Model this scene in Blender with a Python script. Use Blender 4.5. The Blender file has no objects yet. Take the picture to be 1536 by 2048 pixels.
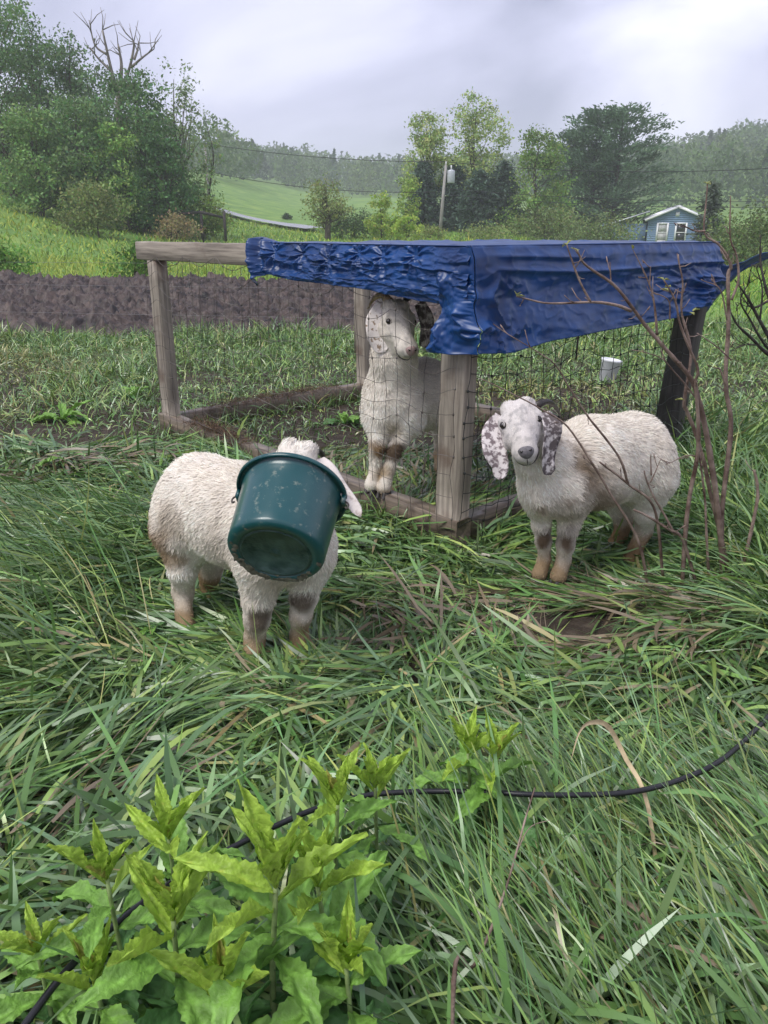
import bpy, math, random
import numpy as np
from mathutils import Vector, Matrix
R = math.radians
rng = np.random.default_rng(7)
random.seed(7)
scene = bpy.context.scene
COL = scene.collection

# ------------------------------------------------------------------ camera
CAM_H, PITCH, FPX = 1.45, R(20), 1540.0
cd = bpy.data.cameras.new('camera')
cd.sensor_fit = 'VERTICAL'; cd.sensor_height = 36.0; cd.lens = 36.0 * FPX / 2048.0
cd.clip_start = 0.05; cd.clip_end = 4000
cam = bpy.data.objects.new('camera', cd); COL.objects.link(cam)
cam.location = (0, 0, CAM_H); cam.rotation_euler = (R(90) - PITCH, 0, 0)
scene.camera = cam

# ------------------------------------------------------------------ world, sun, exposure
SUN_EL, SUN_AZ = R(58), R(-125)      # azimuth measured clockwise from +Y (behind and left of the camera)
world = bpy.data.worlds.new('World'); scene.world = world; world.use_nodes = True
wn, wl = world.node_tree.nodes, world.node_tree.links
wn.clear()
wo = wn.new('ShaderNodeOutputWorld'); bg = wn.new('ShaderNodeBackground'); bg.inputs[1].default_value = 0.1
sky = wn.new('ShaderNodeTexSky'); sky.sky_type = 'NISHITA'; sky.sun_disc = False
sky.sun_elevation = SUN_EL; sky.sun_rotation = SUN_AZ
tc = wn.new('ShaderNodeTexCoord'); mp = wn.new('ShaderNodeMapping'); mp.inputs['Scale'].default_value = (1.0, 1.0, 2.2)
mp.inputs['Location'].default_value = (3.1, 0.4, 1.7)
n1 = wn.new('ShaderNodeTexNoise'); n1.inputs['Scale'].default_value = 2.1; n1.inputs['Detail'].default_value = 7
n1.inputs['Roughness'].default_value = 0.5; n1.inputs['Distortion'].default_value = 0.5
cr = wn.new('ShaderNodeValToRGB')
e = cr.color_ramp.elements
e[0].position = 0.36; e[0].color = (2.3, 2.4, 3.45, 1)
e[1].position = 0.66; e[1].color = (6.4, 6.4, 7.3, 1)
m = cr.color_ramp.elements.new(0.50); m.color = (3.9, 3.95, 5.3, 1)
mixn = wn.new('ShaderNodeMix'); mixn.data_type = 'RGBA'; mixn.inputs[0].default_value = 0.96
wl.new(tc.outputs['Generated'], mp.inputs[0]); wl.new(mp.outputs[0], n1.inputs['Vector']); wl.new(n1.outputs['Fac'], cr.inputs[0])
wl.new(sky.outputs[0], mixn.inputs[6]); wl.new(cr.outputs[0], mixn.inputs[7]); wl.new(mixn.outputs[2], bg.inputs[0]); wl.new(bg.outputs[0], wo.inputs[0])
sd = bpy.data.lights.new('sun', 'SUN'); sd.energy = 1.5; sd.angle = R(28); sd.color = (1.0, 0.97, 0.92)
sun = bpy.data.objects.new('sun', sd); COL.objects.link(sun)
sdir = Vector((math.sin(SUN_AZ) * math.cos(SUN_EL), math.cos(SUN_AZ) * math.cos(SUN_EL), math.sin(SUN_EL)))
sun.rotation_euler = sdir.to_track_quat('Z', 'Y').to_euler(); sun.location = (0, 0, 40)
vs = scene.view_settings
vs.view_transform = 'Standard'; vs.look = 'None'; vs.gamma = 1.0; vs.exposure = 1.0; vs.use_curve_mapping = False
scene.cycles.use_denoising = True
scene.cycles.max_bounces = 8; scene.cycles.volume_bounces = 1; scene.cycles.transparent_max_bounces = 4

# ------------------------------------------------------------------ helpers: projection
def ray(u, v):
    a = (u - 768) / FPX; b = (v - 1024) / FPX
    return np.array((a, math.cos(PITCH) - b * math.sin(PITCH), -math.sin(PITCH) - b * math.cos(PITCH)))
def W(u, v, y):
    d = ray(u, v); t = y / d[1]
    return np.array((d[0] * t, y, CAM_H + d[2] * t))
def G(u, v, z=0.0):
    d = ray(u, v); t = (z - CAM_H) / d[2]
    return np.array((d[0] * t, d[1] * t, z))
def px(P):
    P = np.asarray(P, float); z = P[..., 2] - CAM_H
    dep = P[..., 1] * math.cos(PITCH) - z * math.sin(PITCH); up = P[..., 1] * math.sin(PITCH) + z * math.cos(PITCH)
    return 768 + FPX * P[..., 0] / dep, 1024 - FPX * up / dep
def sstep(a, b, x):
    t = np.clip((np.asarray(x, float) - a) / (b - a), 0, 1); return t * t * (3 - 2 * t)
def norm(v):
    v = np.asarray(v, float); return v / (np.linalg.norm(v, axis=-1, keepdims=True) + 1e-12)

# ------------------------------------------------------------------ helpers: noise
def _h(ix, iy, iz, s):
    n = (ix * 374761393 + iy * 668265263 + iz * 1442695041 + s * 974634777) & 0xFFFFFFFF
    n = ((n ^ (n >> 13)) * 1274126177) & 0xFFFFFFFF
    return ((n ^ (n >> 16)) & 0xFFFF) / 65535.0
def vnoise(P, s=0):
    P = np.asarray(P, float); i = np.floor(P).astype(np.int64); f = P - i; f = f * f * (3 - 2 * f); r = 0
    for dx in (0, 1):
        for dy in (0, 1):
            for dz in (0, 1):
                w = (f[..., 0] if dx else 1 - f[..., 0]) * (f[..., 1] if dy else 1 - f[..., 1]) * (f[..., 2] if dz else 1 - f[..., 2])
                r = r + w * _h(i[..., 0] + dx, i[..., 1] + dy, i[..., 2] + dz, s)
    return r * 2 - 1
def fbm(P, s=0, oct=4, rough=0.5):
    P = np.asarray(P, float); r = 0; a = 1; t = 0
    for k in range(oct):
        r = r + a * vnoise(P * 2 ** k, s + k * 17); t += a; a *= rough
    return r / t
def n2(x, y, sc, s=0, oct=3):
    x = np.asarray(x, float); y = np.asarray(y, float)
    return fbm(np.stack([x * sc, y * sc, np.zeros_like(x) + s * 3.7], -1), s, oct)

# ------------------------------------------------------------------ helpers: objects
def tag(o, label=None, cat=None, group=None, kind=None):
    if label: o['label'] = label
    if cat: o['category'] = cat
    if group: o['group'] = group
    if kind: o['kind'] = kind
    return o
def thing(name, label, cat, loc=(0, 0, 0), group=None):
    o = bpy.data.objects.new(name, None); COL.objects.link(o); o.location = Vector(loc); o.empty_display_size = 0.1
    return tag(o, label, cat, group)
def wmat(o):
    return o.matrix_basis.copy() if o.parent is None else wmat(o.parent) @ o.matrix_parent_inverse @ o.matrix_basis
def set_parent(o, parent):
    if parent is not None:
        o.parent = parent; o.matrix_parent_inverse = wmat(parent).inverted()
def make_mesh(name, V, faces, mat=None, col=None, smooth=True):
    """faces: int array (n,3)/(n,4) or a list of such arrays"""
    if isinstance(faces, np.ndarray): faces = [faces]
    faces = [np.asarray(f, np.int32) for f in faces if len(f)]
    me = bpy.data.meshes.new(name); V = np.asarray(V, np.float32)
    me.vertices.add(len(V)); me.vertices.foreach_set('co', V.ravel())
    loops = np.concatenate([f.ravel() for f in faces]); sizes = np.concatenate([np.full(len(f), f.shape[1], np.int32) for f in faces])
    starts = np.concatenate([[0], np.cumsum(sizes)[:-1]]).astype(np.int32)
    me.loops.add(len(loops)); me.loops.foreach_set('vertex_index', loops)
    me.polygons.add(len(sizes)); me.polygons.foreach_set('loop_start', starts)
    try: me.polygons.foreach_set('loop_total', sizes)
    except Exception: pass
    me.update(calc_edges=True)
    if smooth: me.polygons.foreach_set('use_smooth', np.ones(len(sizes), bool))
    if col is not None:
        col = np.asarray(col, np.float32)
        if col.shape[1] == 3: col = np.concatenate([col, np.ones((len(col), 1), np.float32)], 1)
        at = me.color_attributes.new('Col', 'FLOAT_COLOR', 'POINT'); at.data.foreach_set('color', col.ravel())
    if mat: me.materials.append(mat)
    return me
def add(name, V, faces, mat=None, parent=None, col=None, smooth=True):
    """vertices in world space; the object's origin stays at the world origin"""
    o = bpy.data.objects.new(name, make_mesh(name, V, faces, mat, col, smooth)); COL.objects.link(o)
    set_parent(o, parent); return o
def grid_faces(nu, nv, off=0, wrap=False):
    i = np.arange(nu - 1)[:, None]; j = np.arange(nv if wrap else nv - 1)[None, :]
    a = i * nv + j; b = i * nv + (j + 1) % nv
    return np.stack([a, b, b + nv, a + nv], -1).reshape(-1, 4) + off
class MB:
    def __init__(s): s.V = []; s.F3 = []; s.F4 = []; s.C = []; s.n = 0
    def put(s, V, F, c=None):
        V = np.asarray(V, float); F = np.asarray(F, int)
        (s.F4 if F.shape[1] == 4 else s.F3).append(F + s.n); s.V.append(V); s.n += len(V)
        if c is not None:
            c = np.asarray(c, float); s.C.append(np.broadcast_to(c, (len(V), 3)) if c.ndim == 1 else c)
    def tube(s, P, r, k=6, c=None, cap=True):
        P = np.asarray(P, float); n = len(P); r = np.broadcast_to(np.asarray(r, float), (n,))
        T = norm(np.gradient(P, axis=0)); ref = np.array((0.31, 0.17, 0.93)) if abs(T[0] @ np.array((0.31, 0.17, 0.93))) < 0.9 else np.array((1, 0, 0.0))
        A = np.zeros_like(P); a = norm(ref - (ref @ T[0]) * T[0])
        for i in range(n):
            a = norm(a - (a @ T[i]) * T[i]); A[i] = a
        B = np.cross(T, A); th = np.arange(k) / k * 2 * math.pi
        V = P[:, None] + r[:, None, None] * (np.cos(th)[None, :, None] * A[:, None] + np.sin(th)[None, :, None] * B[:, None])
        b = s.n; s.put(V.reshape(-1, 3), grid_faces(n, k, 0, True), c)
        if cap:
            s.F3.append(np.array([[b, b + (i + 1) % k, b + i] if False else [b + i, b, b + (i + 1) % k] for i in range(1, k - 1)]))
            e = b + (n - 1) * k
            s.F3.append(np.array([[e, e + i, e + (i + 1) % k] for i in range(1, k - 1)]))
    def box(s, c, ax, hs, c3=None):
        ax = np.asarray(ax, float); c = np.asarray(c, float)
        sg = np.array([[x, y, z] for x in (-1, 1) for y in (-1, 1) for z in (-1, 1)], float)
        V = c + (sg * np.asarray(hs)) @ ax
        s.put(V, np.array([[0, 1, 3, 2], [4, 6, 7, 5], [0, 4, 5, 1], [2, 3, 7, 6], [0, 2, 6, 4], [1, 5, 7, 3]]), c3)
    def build(s, name, mat, parent=None, smooth=True):
        F = []
        if s.F4: F.append(np.concatenate(s.F4))
        if s.F3: F.append(np.concatenate(s.F3))
        return add(name, np.concatenate(s.V), F, mat, parent, np.concatenate(s.C) if s.C else None, smooth)
def spline(P, n):
    """Catmull-Rom through the points (any dimension), n samples"""
    P = np.asarray(P, float)
    if len(P) == 2: return P[0] + np.linspace(0, 1, n)[:, None] * (P[1] - P[0])
    Q = np.concatenate([[2 * P[0] - P[1]], P, [2 * P[-1] - P[-2]]])
    t = np.linspace(0, len(P) - 1 - 1e-6, n); i = t.astype(int); f = (t - i)[:, None]
    a, b, c, d = Q[i], Q[i + 1], Q[i + 2], Q[i + 3]
    return 0.5 * (2 * b + (c - a) * f + (2 * a - 5 * b + 4 * c - d) * f ** 2 + (3 * b - a - 3 * c + d) * f ** 3)
def lathe(prof, k=48):
    prof = np.asarray(prof, float); th = np.arange(k) / k * 2 * math.pi
    V = np.stack([prof[:, 0, None] * np.cos(th), prof[:, 0, None] * np.sin(th), np.repeat(prof[:, 1, None], k, 1)], -1)
    return V.reshape(-1, 3), grid_faces(len(prof), k, 0, True)

# ------------------------------------------------------------------ helpers: materials
def mat(name):
    m = bpy.data.materials.new(name); m.use_nodes = True
    return m, m.node_tree.nodes, m.node_tree.links, m.node_tree.nodes['Principled BSDF']
def plain(name, c, rough=0.6, spec=0.5, metal=0.0, var=0.15, scale=8.0, bump=0.0, bscale=30.0, stretch=None, c2=None, coat=0.0):
    m, n, l, p = mat(name)
    p.inputs['Roughness'].default_value = rough; p.inputs['Specular IOR Level'].default_value = spec; p.inputs['Metallic'].default_value = metal
    p.inputs['Coat Weight'].default_value = coat
    tcn = n.new('ShaderNodeTexCoord'); mpn = n.new('ShaderNodeMapping'); l.new(tcn.outputs['Object'], mpn.inputs[0])
    if stretch: mpn.inputs['Scale'].default_value = stretch
    nz = n.new('ShaderNodeTexNoise'); nz.inputs['Scale'].default_value = scale; nz.inputs['Detail'].default_value = 5; l.new(mpn.outputs[0], nz.inputs['Vector'])
    rp = n.new('ShaderNodeValToRGB'); c = np.array(c, float)
    lo = c * (1 - var * 2); hi = np.array(c2, float) if c2 is not None else np.minimum(c * (1 + var * 2), 0.95)
    rp.color_ramp.elements[0].position = 0.3; rp.color_ramp.elements[1].position = 0.7
    rp.color_ramp.elements[0].color = (*lo, 1); rp.color_ramp.elements[1].color = (*hi, 1)
    l.new(nz.outputs['Fac'], rp.inputs[0]); l.new(rp.outputs[0], p.inputs['Base Color'])
    if bump:
        nb = n.new('ShaderNodeTexNoise'); nb.inputs['Scale'].default_value = bscale; nb.inputs['Detail'].default_value = 6; l.new(mpn.outputs[0], nb.inputs['Vector'])
        bn = n.new('ShaderNodeBump'); bn.inputs['Strength'].default_value = bump; bn.inputs['Distance'].default_value = 0.02
        l.new(nb.outputs['Fac'], bn.inputs['Height']); l.new(bn.outputs[0], p.inputs['Normal'])
    return m
def attr_mat(name, rough=0.5, spec=0.4, transl=0.0, bump=0.0, bscale=60.0):
    m, n, l, p = mat(name)
    a = n.new('ShaderNodeAttribute'); a.attribute_name = 'Col'; l.new(a.outputs['Color'], p.inputs['Base Color'])
    p.inputs['Roughness'].default_value = rough; p.inputs['Specular IOR Level'].default_value = spec
    if bump:
        tcn = n.new('ShaderNodeTexCoord'); nb = n.new('ShaderNodeTexNoise'); nb.inputs['Scale'].default_value = bscale; nb.inputs['Detail'].default_value = 6
        l.new(tcn.outputs['Object'], nb.inputs['Vector']); bn = n.new('ShaderNodeBump'); bn.inputs['Strength'].default_value = bump; bn.inputs['Distance'].default_value = 0.02
        l.new(nb.outputs['Fac'], bn.inputs['Height']); l.new(bn.outputs[0], p.inputs['Normal'])
    if transl:
        t = n.new('ShaderNodeBsdfTranslucent'); l.new(a.outputs['Color'], t.inputs[0]); mx = n.new('ShaderNodeMixShader'); mx.inputs[0].default_value = transl
        l.new(p.outputs[0], mx.inputs[1]); l.new(t.outputs[0], mx.inputs[2]); l.new(mx.outputs[0], n['Material Output'].inputs[0])
    return m
M = {}
M['blade'] = attr_mat('grass_blade', 0.30, 0.65, 0.10)
M['meadow'] = attr_mat('meadow_blade', 0.55, 0.3, 0.25)
M['foliage'] = attr_mat('foliage', 0.6, 0.25, 0.3)
M['fur'] = attr_mat('fur', 0.75, 0.15, 0.12)
M['skin'] = attr_mat('goat_hide', 0.8, 0.15)
M['bark'] = plain('bark', (0.09, 0.075, 0.06), 0.9, 0.2, var=0.25, scale=3, bump=0.6, bscale=6, stretch=(3, 3, .6))
M['pale_bark'] = plain('pale_bark', (0.2, 0.18, 0.15), 0.9, 0.2, var=0.25, scale=3, bump=0.5, bscale=6, stretch=(3, 3, .6))
M['twig'] = plain('twig_bark', (0.19, 0.10, 0.07), 0.6, 0.35, var=0.3, scale=16, c2=(0.36, 0.27, 0.22), bump=0.3, bscale=120)
M['dark_twig'] = plain('dark_twig_bark', (0.05, 0.042, 0.038), 0.7, 0.3, var=0.3, scale=25)
M['steel'] = plain('galvanised_steel', (0.55, 0.55, 0.55), 0.35, 0.5, 0.9, var=0.1)
M['wire'] = plain('rusty_wire', (0.10, 0.075, 0.06), 0.6, 0.4, 0.3, var=0.3, scale=6, c2=(0.22, 0.2, 0.18))
M['black_net'] = plain('black_netting', (0.02, 0.022, 0.02), 0.5, 0.4, var=0.1)
M['hose'] = plain('black_hose', (0.012, 0.012, 0.014), 0.32, 0.5, var=0.2, scale=40)
M['dark'] = plain('dark_keratin', (0.03, 0.025, 0.022), 0.45, 0.4, var=0.2, scale=60)
M['horn'] = plain('brown_horn', (0.30, 0.22, 0.13), 0.5, 0.4, var=0.3, scale=40, bump=0.3, bscale=90)
M['nose'] = plain('nose_skin', (0.13, 0.12, 0.125), 0.45, 0.5, var=0.15, scale=90, bump=0.3, bscale=250)
M['pinknose'] = plain('pink_nose_skin', (0.36, 0.25, 0.23), 0.5, 0.4, var=0.15, scale=90, bump=0.3, bscale=250)
M['eye'] = plain('eye', (0.02, 0.015, 0.012), 0.08, 0.6, var=0.1)
M['mouth'] = plain('lip_line', (0.07, 0.055, 0.055), 0.6, 0.3, var=0.1)
M['white_plastic'] = plain('white_plastic', (0.75, 0.76, 0.78), 0.4, 0.5, var=0.06)

def wood(name, c1, c2, c3, rough=0.75):
    m, n, l, p = mat(name)
    tcn = n.new('ShaderNodeTexCoord'); mpn = n.new('ShaderNodeMapping'); mpn.inputs['Scale'].default_value = (1.4, 26, 26); l.new(tcn.outputs['Object'], mpn.inputs[0])
    nz = n.new('ShaderNodeTexNoise'); nz.inputs['Scale'].default_value = 1.5; nz.inputs['Detail'].default_value = 8; nz.inputs['Roughness'].default_value = 0.65; l.new(mpn.outputs[0], nz.inputs['Vector'])
    rp = n.new('ShaderNodeValToRGB'); el = rp.color_ramp.elements; el[0].position = 0.3; el[0].color = (*c1, 1); el[1].position = 0.72; el[1].color = (*c2, 1)
    l.new(nz.outputs['Fac'], rp.inputs[0])
    n2_ = n.new('ShaderNodeTexNoise'); n2_.inputs['Scale'].default_value = 5; n2_.inputs['Detail'].default_value = 6; l.new(tcn.outputs['Object'], n2_.inputs['Vector'])
    r2 = n.new('ShaderNodeValToRGB'); r2.color_ramp.elements[0].position = 0.58; r2.color_ramp.elements[1].position = 0.78; l.new(n2_.outputs['Fac'], r2.inputs[0])
    mx = n.new('ShaderNodeMix'); mx.data_type = 'RGBA'; l.new(r2.outputs[0], mx.inputs[0]); l.new(rp.outputs[0], mx.inputs[6]); mx.inputs[7].default_value = (*c3, 1)
    l.new(mx.outputs[2], p.inputs['Base Color'])
    p.inputs['Roughness'].default_value = rough; p.inputs['Specular IOR Level'].default_value = 0.4
    bn = n.new('ShaderNodeBump'); bn.inputs['Strength'].default_value = 0.5; bn.inputs['Distance'].default_value = 0.006
    l.new(nz.outputs['Fac'], bn.inputs['Height']); l.new(bn.outputs[0], p.inputs['Normal'])
    return m
M['wood'] = wood('weathered_wood', (0.12, 0.10, 0.08), (0.44, 0.385, 0.31), (0.13, 0.085, 0.06))
M['wood_low'] = wood('muddy_wood', (0.08, 0.062, 0.048), (0.32, 0.255, 0.19), (0.06, 0.042, 0.03), 0.36)
M['wood_dark'] = wood('dark_wet_wood', (0.045, 0.04, 0.036), (0.11, 0.1, 0.09), (0.04, 0.035, 0.03), 0.5)

# ------------------------------------------------------------------ terrain
def tz(x, y):
    x = np.asarray(x, float); y = np.asarray(y, float)
    g = np.interp(y, [-1e4, 26, 45, 60, 90, 150, 200, 260, 430, 560, 900], [0, 0, .45, 1.0, 2.4, 5.0, 7.6, 11, 27, 25, 20])
    hill = 8.5 * sstep(8, 52, -x) * sstep(17, 62, y) * (1 - 0.5 * sstep(120, 300, y))
    right = 17 * sstep(0.22, 0.55, x / np.maximum(y, 1)) * sstep(150, 330, y)
    near = 0.02 * n2(x, y, 1.3, 3, 2) * (1 - sstep(20, 40, y))
    far = 1.6 * n2(x, y, 0.012, 5, 3) * sstep(60, 200, y) * 2
    dip = -1.5 * sstep(7, 22, x) * sstep(24, 46, y) * (1 - sstep(100, 150, y))
    return g + hill + right + near + far + dip
ga = np.concatenate([np.linspace(-180, -45, 40)[:-1], np.linspace(-45, 45, 150), np.linspace(45, 180, 40)[1:]])
gr = np.concatenate([[0.0], np.geomspace(0.4, 900, 190)])
A_, R_ = np.meshgrid(R(1) * ga, gr, indexing='ij')
gx, gy = np.sin(A_) * R_, np.cos(A_) * R_
GV = np.stack([gx, gy, tz(gx, gy)], -1).reshape(-1, 3)

def ground_mat():
    m, n, l, p = mat('ground_soil_and_turf')
    g = n.new('ShaderNodeNewGeometry')
    def noise(sc, det=6, ro=0.6):
        t = n.new('ShaderNodeTexNoise'); t.inputs['Scale'].default_value = sc; t.inputs['Detail'].default_value = det; t.inputs['Roughness'].default_value = ro
        l.new(g.outputs['Position'], t.inputs['Vector']); return t
    def ramp(src, stops):
        r = n.new('ShaderNodeValToRGB'); el = r.color_ramp.elements
        while len(el) < len(stops): el.new(0.5)
        for q, (ps, c) in zip(el, stops): q.position = ps; q.color = (*c, 1)
        l.new(src, r.inputs[0]); return r
    soil = ramp(noise(14).outputs['Fac'], [(0.3, (0.028, 0.02, 0.014)), (0.55, (0.055, 0.042, 0.03)), (0.75, (0.10, 0.08, 0.055))])
    turf = ramp(noise(0.35, 9, 0.72).outputs['Fac'], [(0.28, (0.07, 0.14, 0.035)), (0.5, (0.14, 0.25, 0.055)), (0.62, (0.22, 0.32, 0.07)), (0.75, (0.30, 0.34, 0.08))])
    sx = n.new('ShaderNodeSeparateXYZ'); l.new(g.outputs['Position'], sx.inputs[0])
    mr = n.new('ShaderNodeMapRange'); mr.inputs[1].default_value = 8; mr.inputs[2].default_value = 15; l.new(sx.outputs[1], mr.inputs[0])
    mx = n.new('ShaderNodeMix'); mx.data_type = 'RGBA'; l.new(mr.outputs[0], mx.inputs[0]); l.new(soil.outputs[0], mx.inputs[6]); l.new(turf.outputs[0], mx.inputs[7])
    l.new(mx.outputs[2], p.inputs['Base Color']); p.inputs['Roughness'].default_value = 0.85; p.inputs['Specular IOR Level'].default_value = 0.25
    bn = n.new('ShaderNodeBump'); bn.inputs['Strength'].default_value = 0.7; bn.inputs['Distance'].default_value = 0.05
    l.new(noise(9).outputs['Fac'], bn.inputs['Height']); l.new(bn.outputs[0], p.inputs['Normal'])
    return m
tag(add('ground', GV, grid_faces(len(ga), len(gr)), ground_mat()), kind='structure')

# far wet road and lane
def strip(name, pts, w, mt, lift, label=None):
    P = spline(np.asarray(pts, float), 40); T = norm(np.gradient(P, axis=0)); S = np.stack([-T[:, 1], T[:, 0]], -1)
    L_ = []
    for k in (-1, -.5, 0, .5, 1):
        q = P + S * (w * k / 2); L_.append(np.stack([q[:, 0], q[:, 1], tz(q[:, 0], q[:, 1]) + lift + 0.05 * (1 - abs(k))], -1))
    V = np.stack(L_, 1).reshape(-1, 3)
    return tag(add(name, V, grid_faces(40, 5), mt), kind='structure')
M['road'] = plain('wet_asphalt', (0.22, 0.22, 0.23), 0.25, 0.7, var=0.1, scale=2)
M['gravel'] = plain('gravel', (0.42, 0.38, 0.33), 0.8, 0.3, var=0.2, scale=20, bump=0.4, bscale=50)
strip('road', [(-40, 118), (-26, 100), (-17, 88), (-10, 78), (-7.2, 72), (-5.4, 68)], 2.3, M['road'], 0.35)
strip('driveway', [(8.2, 13.4), (10, 14.6), (14, 16), (22, 20)], 1.1, M['gravel'], 0.05)

# ------------------------------------------------------------------ tilled soil bed
def soil_bed():
    nx, ny = 520, 200
    x = np.linspace(-15, 3.0, nx); t = np.linspace(0, 1, ny)
    X, T = np.meshgrid(x, t, indexing='ij')
    near = 11.2 + 0.5 * n2(X, X * 0, 0.5, 11) + 0.08 * (X + 4)
    far = 19.5 + 0.4 * n2(X, X * 0, 0.4, 12) + np.clip(X + 4, -9, 6) * -0.15
    Y = near + (far - near) * T
    edge = sstep(0, 0.07, T) * (1 - sstep(0.93, 1, T)) * sstep(-15, -14, X) * (1 - sstep(2.0, 3.0, X))
    P = np.stack([X, Y, X * 0], -1)
    ca, sa = math.cos(.6), math.sin(.6); Pr = np.stack([P[..., 0] * ca - P[..., 1] * sa, P[..., 0] * sa + P[..., 1] * ca, P[..., 2]], -1); Pr = Pr + np.stack([.22 * fbm(P * 2.3, 27, 3), .22 * fbm(P * 2.3, 28, 3), .5 * fbm(P * 3.1, 29, 2)], -1)
    big = fbm(P * np.array((.7, 1.2, 1)), 21, 3); rid = np.abs(fbm(Pr * 1.9, 22, 4)); fine = fbm(Pr * 11, 23, 4, .6); clod = np.clip(fbm(Pr * 5.5, 24, 4) + .4 * fbm(P * 8.3, 25, 3), 0, 1)
    edge = edge * sstep(-.35, .5, fbm(P * 1.3, 26, 2) + 9 * np.minimum(T, 1 - T) - .25)
    Z = tz(X, Y) - 0.06 + edge * (0.17 + 0.24 * big - 0.30 * np.clip(.22 - rid, 0, 1) + 0.20 * clod + 0.12 * fine + 0.28 * T)
    V = np.stack([X + 0.05 * fbm(P * 6, 31, 2), Y + 0.05 * fbm(P * 6, 32, 2), Z], -1).reshape(-1, 3)
    m = plain('dark_tilled_soil', (0.026, 0.018, 0.016), 0.55, 0.45, var=0.42, scale=4.5, c2=(0.105, 0.075, 0.062), bump=0.9, bscale=22)
    return tag(add('tilled_soil_bed', V, grid_faces(nx, ny), m), kind='structure')
soil_bed()

# ------------------------------------------------------------------ goat shelter
Cc = np.array((0.35, 3.46)); Lc = np.array((-1.73, 5.82)); Rc = np.array((1.98, 4.84))
LA = np.linalg.norm(Lc - Cc); da = (Lc - Cc) / LA
db = np.array((da[1], -da[0])); LB = 2.13
ZT = 1.385                       # top of the frame
def S(a, b, z):                  # shelter coordinates: a towards the left corner, b towards the right corner
    q = Cc + da * a + db * b; return np.array((q[0], q[1], z))
def beam(name, p0, p1, w, h, up, mt, parent, seed=0):
    """board from p0 to p1 (centre line), w across, h along 'up'; local X runs along the grain"""
    p0 = np.asarray(p0, float); p1 = np.asarray(p1, float); L = np.linalg.norm(p1 - p0)
    X = (p1 - p0) / L; Z = norm(np.asarray(up, float) - (np.asarray(up, float) @ X) * X); Yv = np.cross(Z, X)
    ch = 0.007; n = max(6, int(L / 0.12)); xs = np.linspace(0, L, n)
    sec = np.array([(w / 2, h / 2 - ch), (w / 2 - ch, h / 2), (-w / 2 + ch, h / 2), (-w / 2, h / 2 - ch), (-w / 2, -h / 2 + ch), (-w / 2 + ch, -h / 2), (w / 2 - ch, -h / 2), (w / 2, -h / 2 + ch)])
    V = np.zeros((n, 8, 3)); V[:, :, 0] = xs[:, None]; V[:, :, 1:] = sec[None]
    V[:, :, 1] += 0.003 * n2(xs * 3, xs * 0 + seed, 1, 40 + seed)[:, None]; V[:, :, 2] += 0.003 * n2(xs * 3, xs * 0 + seed + 9, 1, 41 + seed)[:, None]
    V[:, :, 1:] += (rng.random((n, 8, 2)) - 0.5) * 0.003
    F4 = grid_faces(n, 8, 0, True)
    c0 = np.array([[0, i + 1, i] for i in range(1, 7)])[:, ::-1]; e = (n - 1) * 8; c1 = np.array([[e, e + i, e + i + 1] for i in range(1, 7)])
    o = bpy.data.objects.new(name, make_mesh(name, V.reshape(-1, 3), [F4, c0, c1], mt, None, False)); COL.objects.link(o)
    o.matrix_basis = Matrix(((X[0], Yv[0], Z[0], p0[0]), (X[1], Yv[1], Z[1], p0[1]), (X[2], Yv[2], Z[2], p0[2]), (0, 0, 0, 1)))
    set_parent(o, parent); return o
UP = (0, 0, 1); DA = (da[0], da[1], 0); DB = (db[0], db[1], 0)
shel = thing('goat_shelter', 'low weathered timber frame shelter with wire netting sides, half covered by the blue tarp', 'shelter', S(0, 0, 0))
beam('front_bottom_rail', S(-0.0, 0.05, 0.072), S(LA + 0.02, 0.05, 0.072), 0.10, 0.135, UP, M['wood_low'], shel, 1)
beam('side_bottom_rail', S(0.05, 0.101, 0.070), S(0.05, LB, 0.070), 0.10, 0.128, UP, M['wood_low'], shel, 2)
beam('side_bottom_rail', S(LA - 0.05, 0.101, 0.070), S(LA - 0.05, LB, 0.070), 0.10, 0.130, UP, M['wood_low'], shel, 3)
beam('back_bottom_rail', S(0.101, LB - 0.05, 0.071), S(LA - 0.101, LB - 0.05, 0.071), 0.10, 0.132, UP, M['wood_low'], shel, 4)
tag(beam('post', S(0.085, 0.055, 0.139), S(0.07, 0.06, ZT - 0.125), 0.09, 0.155, DA, M['wood'], shel, 5), 'broad front corner post below the tarp corner')
beam('post', S(LA - 0.10, 0.055, 0.139), S(LA - 0.10, 0.055, ZT - 0.125), 0.09, 0.14, DA, M['wood'], shel, 6)
tag(beam('post', S(0.085, LB - 0.07, 0.134), S(0.03, LB - 0.03, ZT - 0.125), 0.10, 0.155, DA, M['wood_dark'], shel, 7), 'dark wet leaning post at the right corner')
beam('post', S(LA - 0.07, LB - 0.12, 0.137), S(LA - 0.04, LB - 0.12, ZT - 0.125), 0.10, 0.13, DA, M['wood'], shel, 8)
beam('front_top_rail', S(-0.01, 0.05, ZT - 0.062), S(LA + 0.12, 0.05, ZT - 0.062), 0.09, 0.124, UP, M['wood'], shel, 9)
beam('side_top_rail', S(0.04, 0.096, ZT - 0.064), S(0.04, LB, ZT - 0.064), 0.08, 0.12, UP, M['wood'], shel, 10)
beam('back_top_rail', S(0.081, LB - 0.05, ZT - 0.064), S(1.7, LB - 0.05, ZT - 0.064), 0.09, 0.12, UP, M['wood'], shel, 11)
beam('cross_rail', S(1.5, 0.096, ZT - 0.06), S(1.5, LB - 0.1, ZT - 0.06), 0.09, 0.09, UP, M['wood'], shel, 12)

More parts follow.
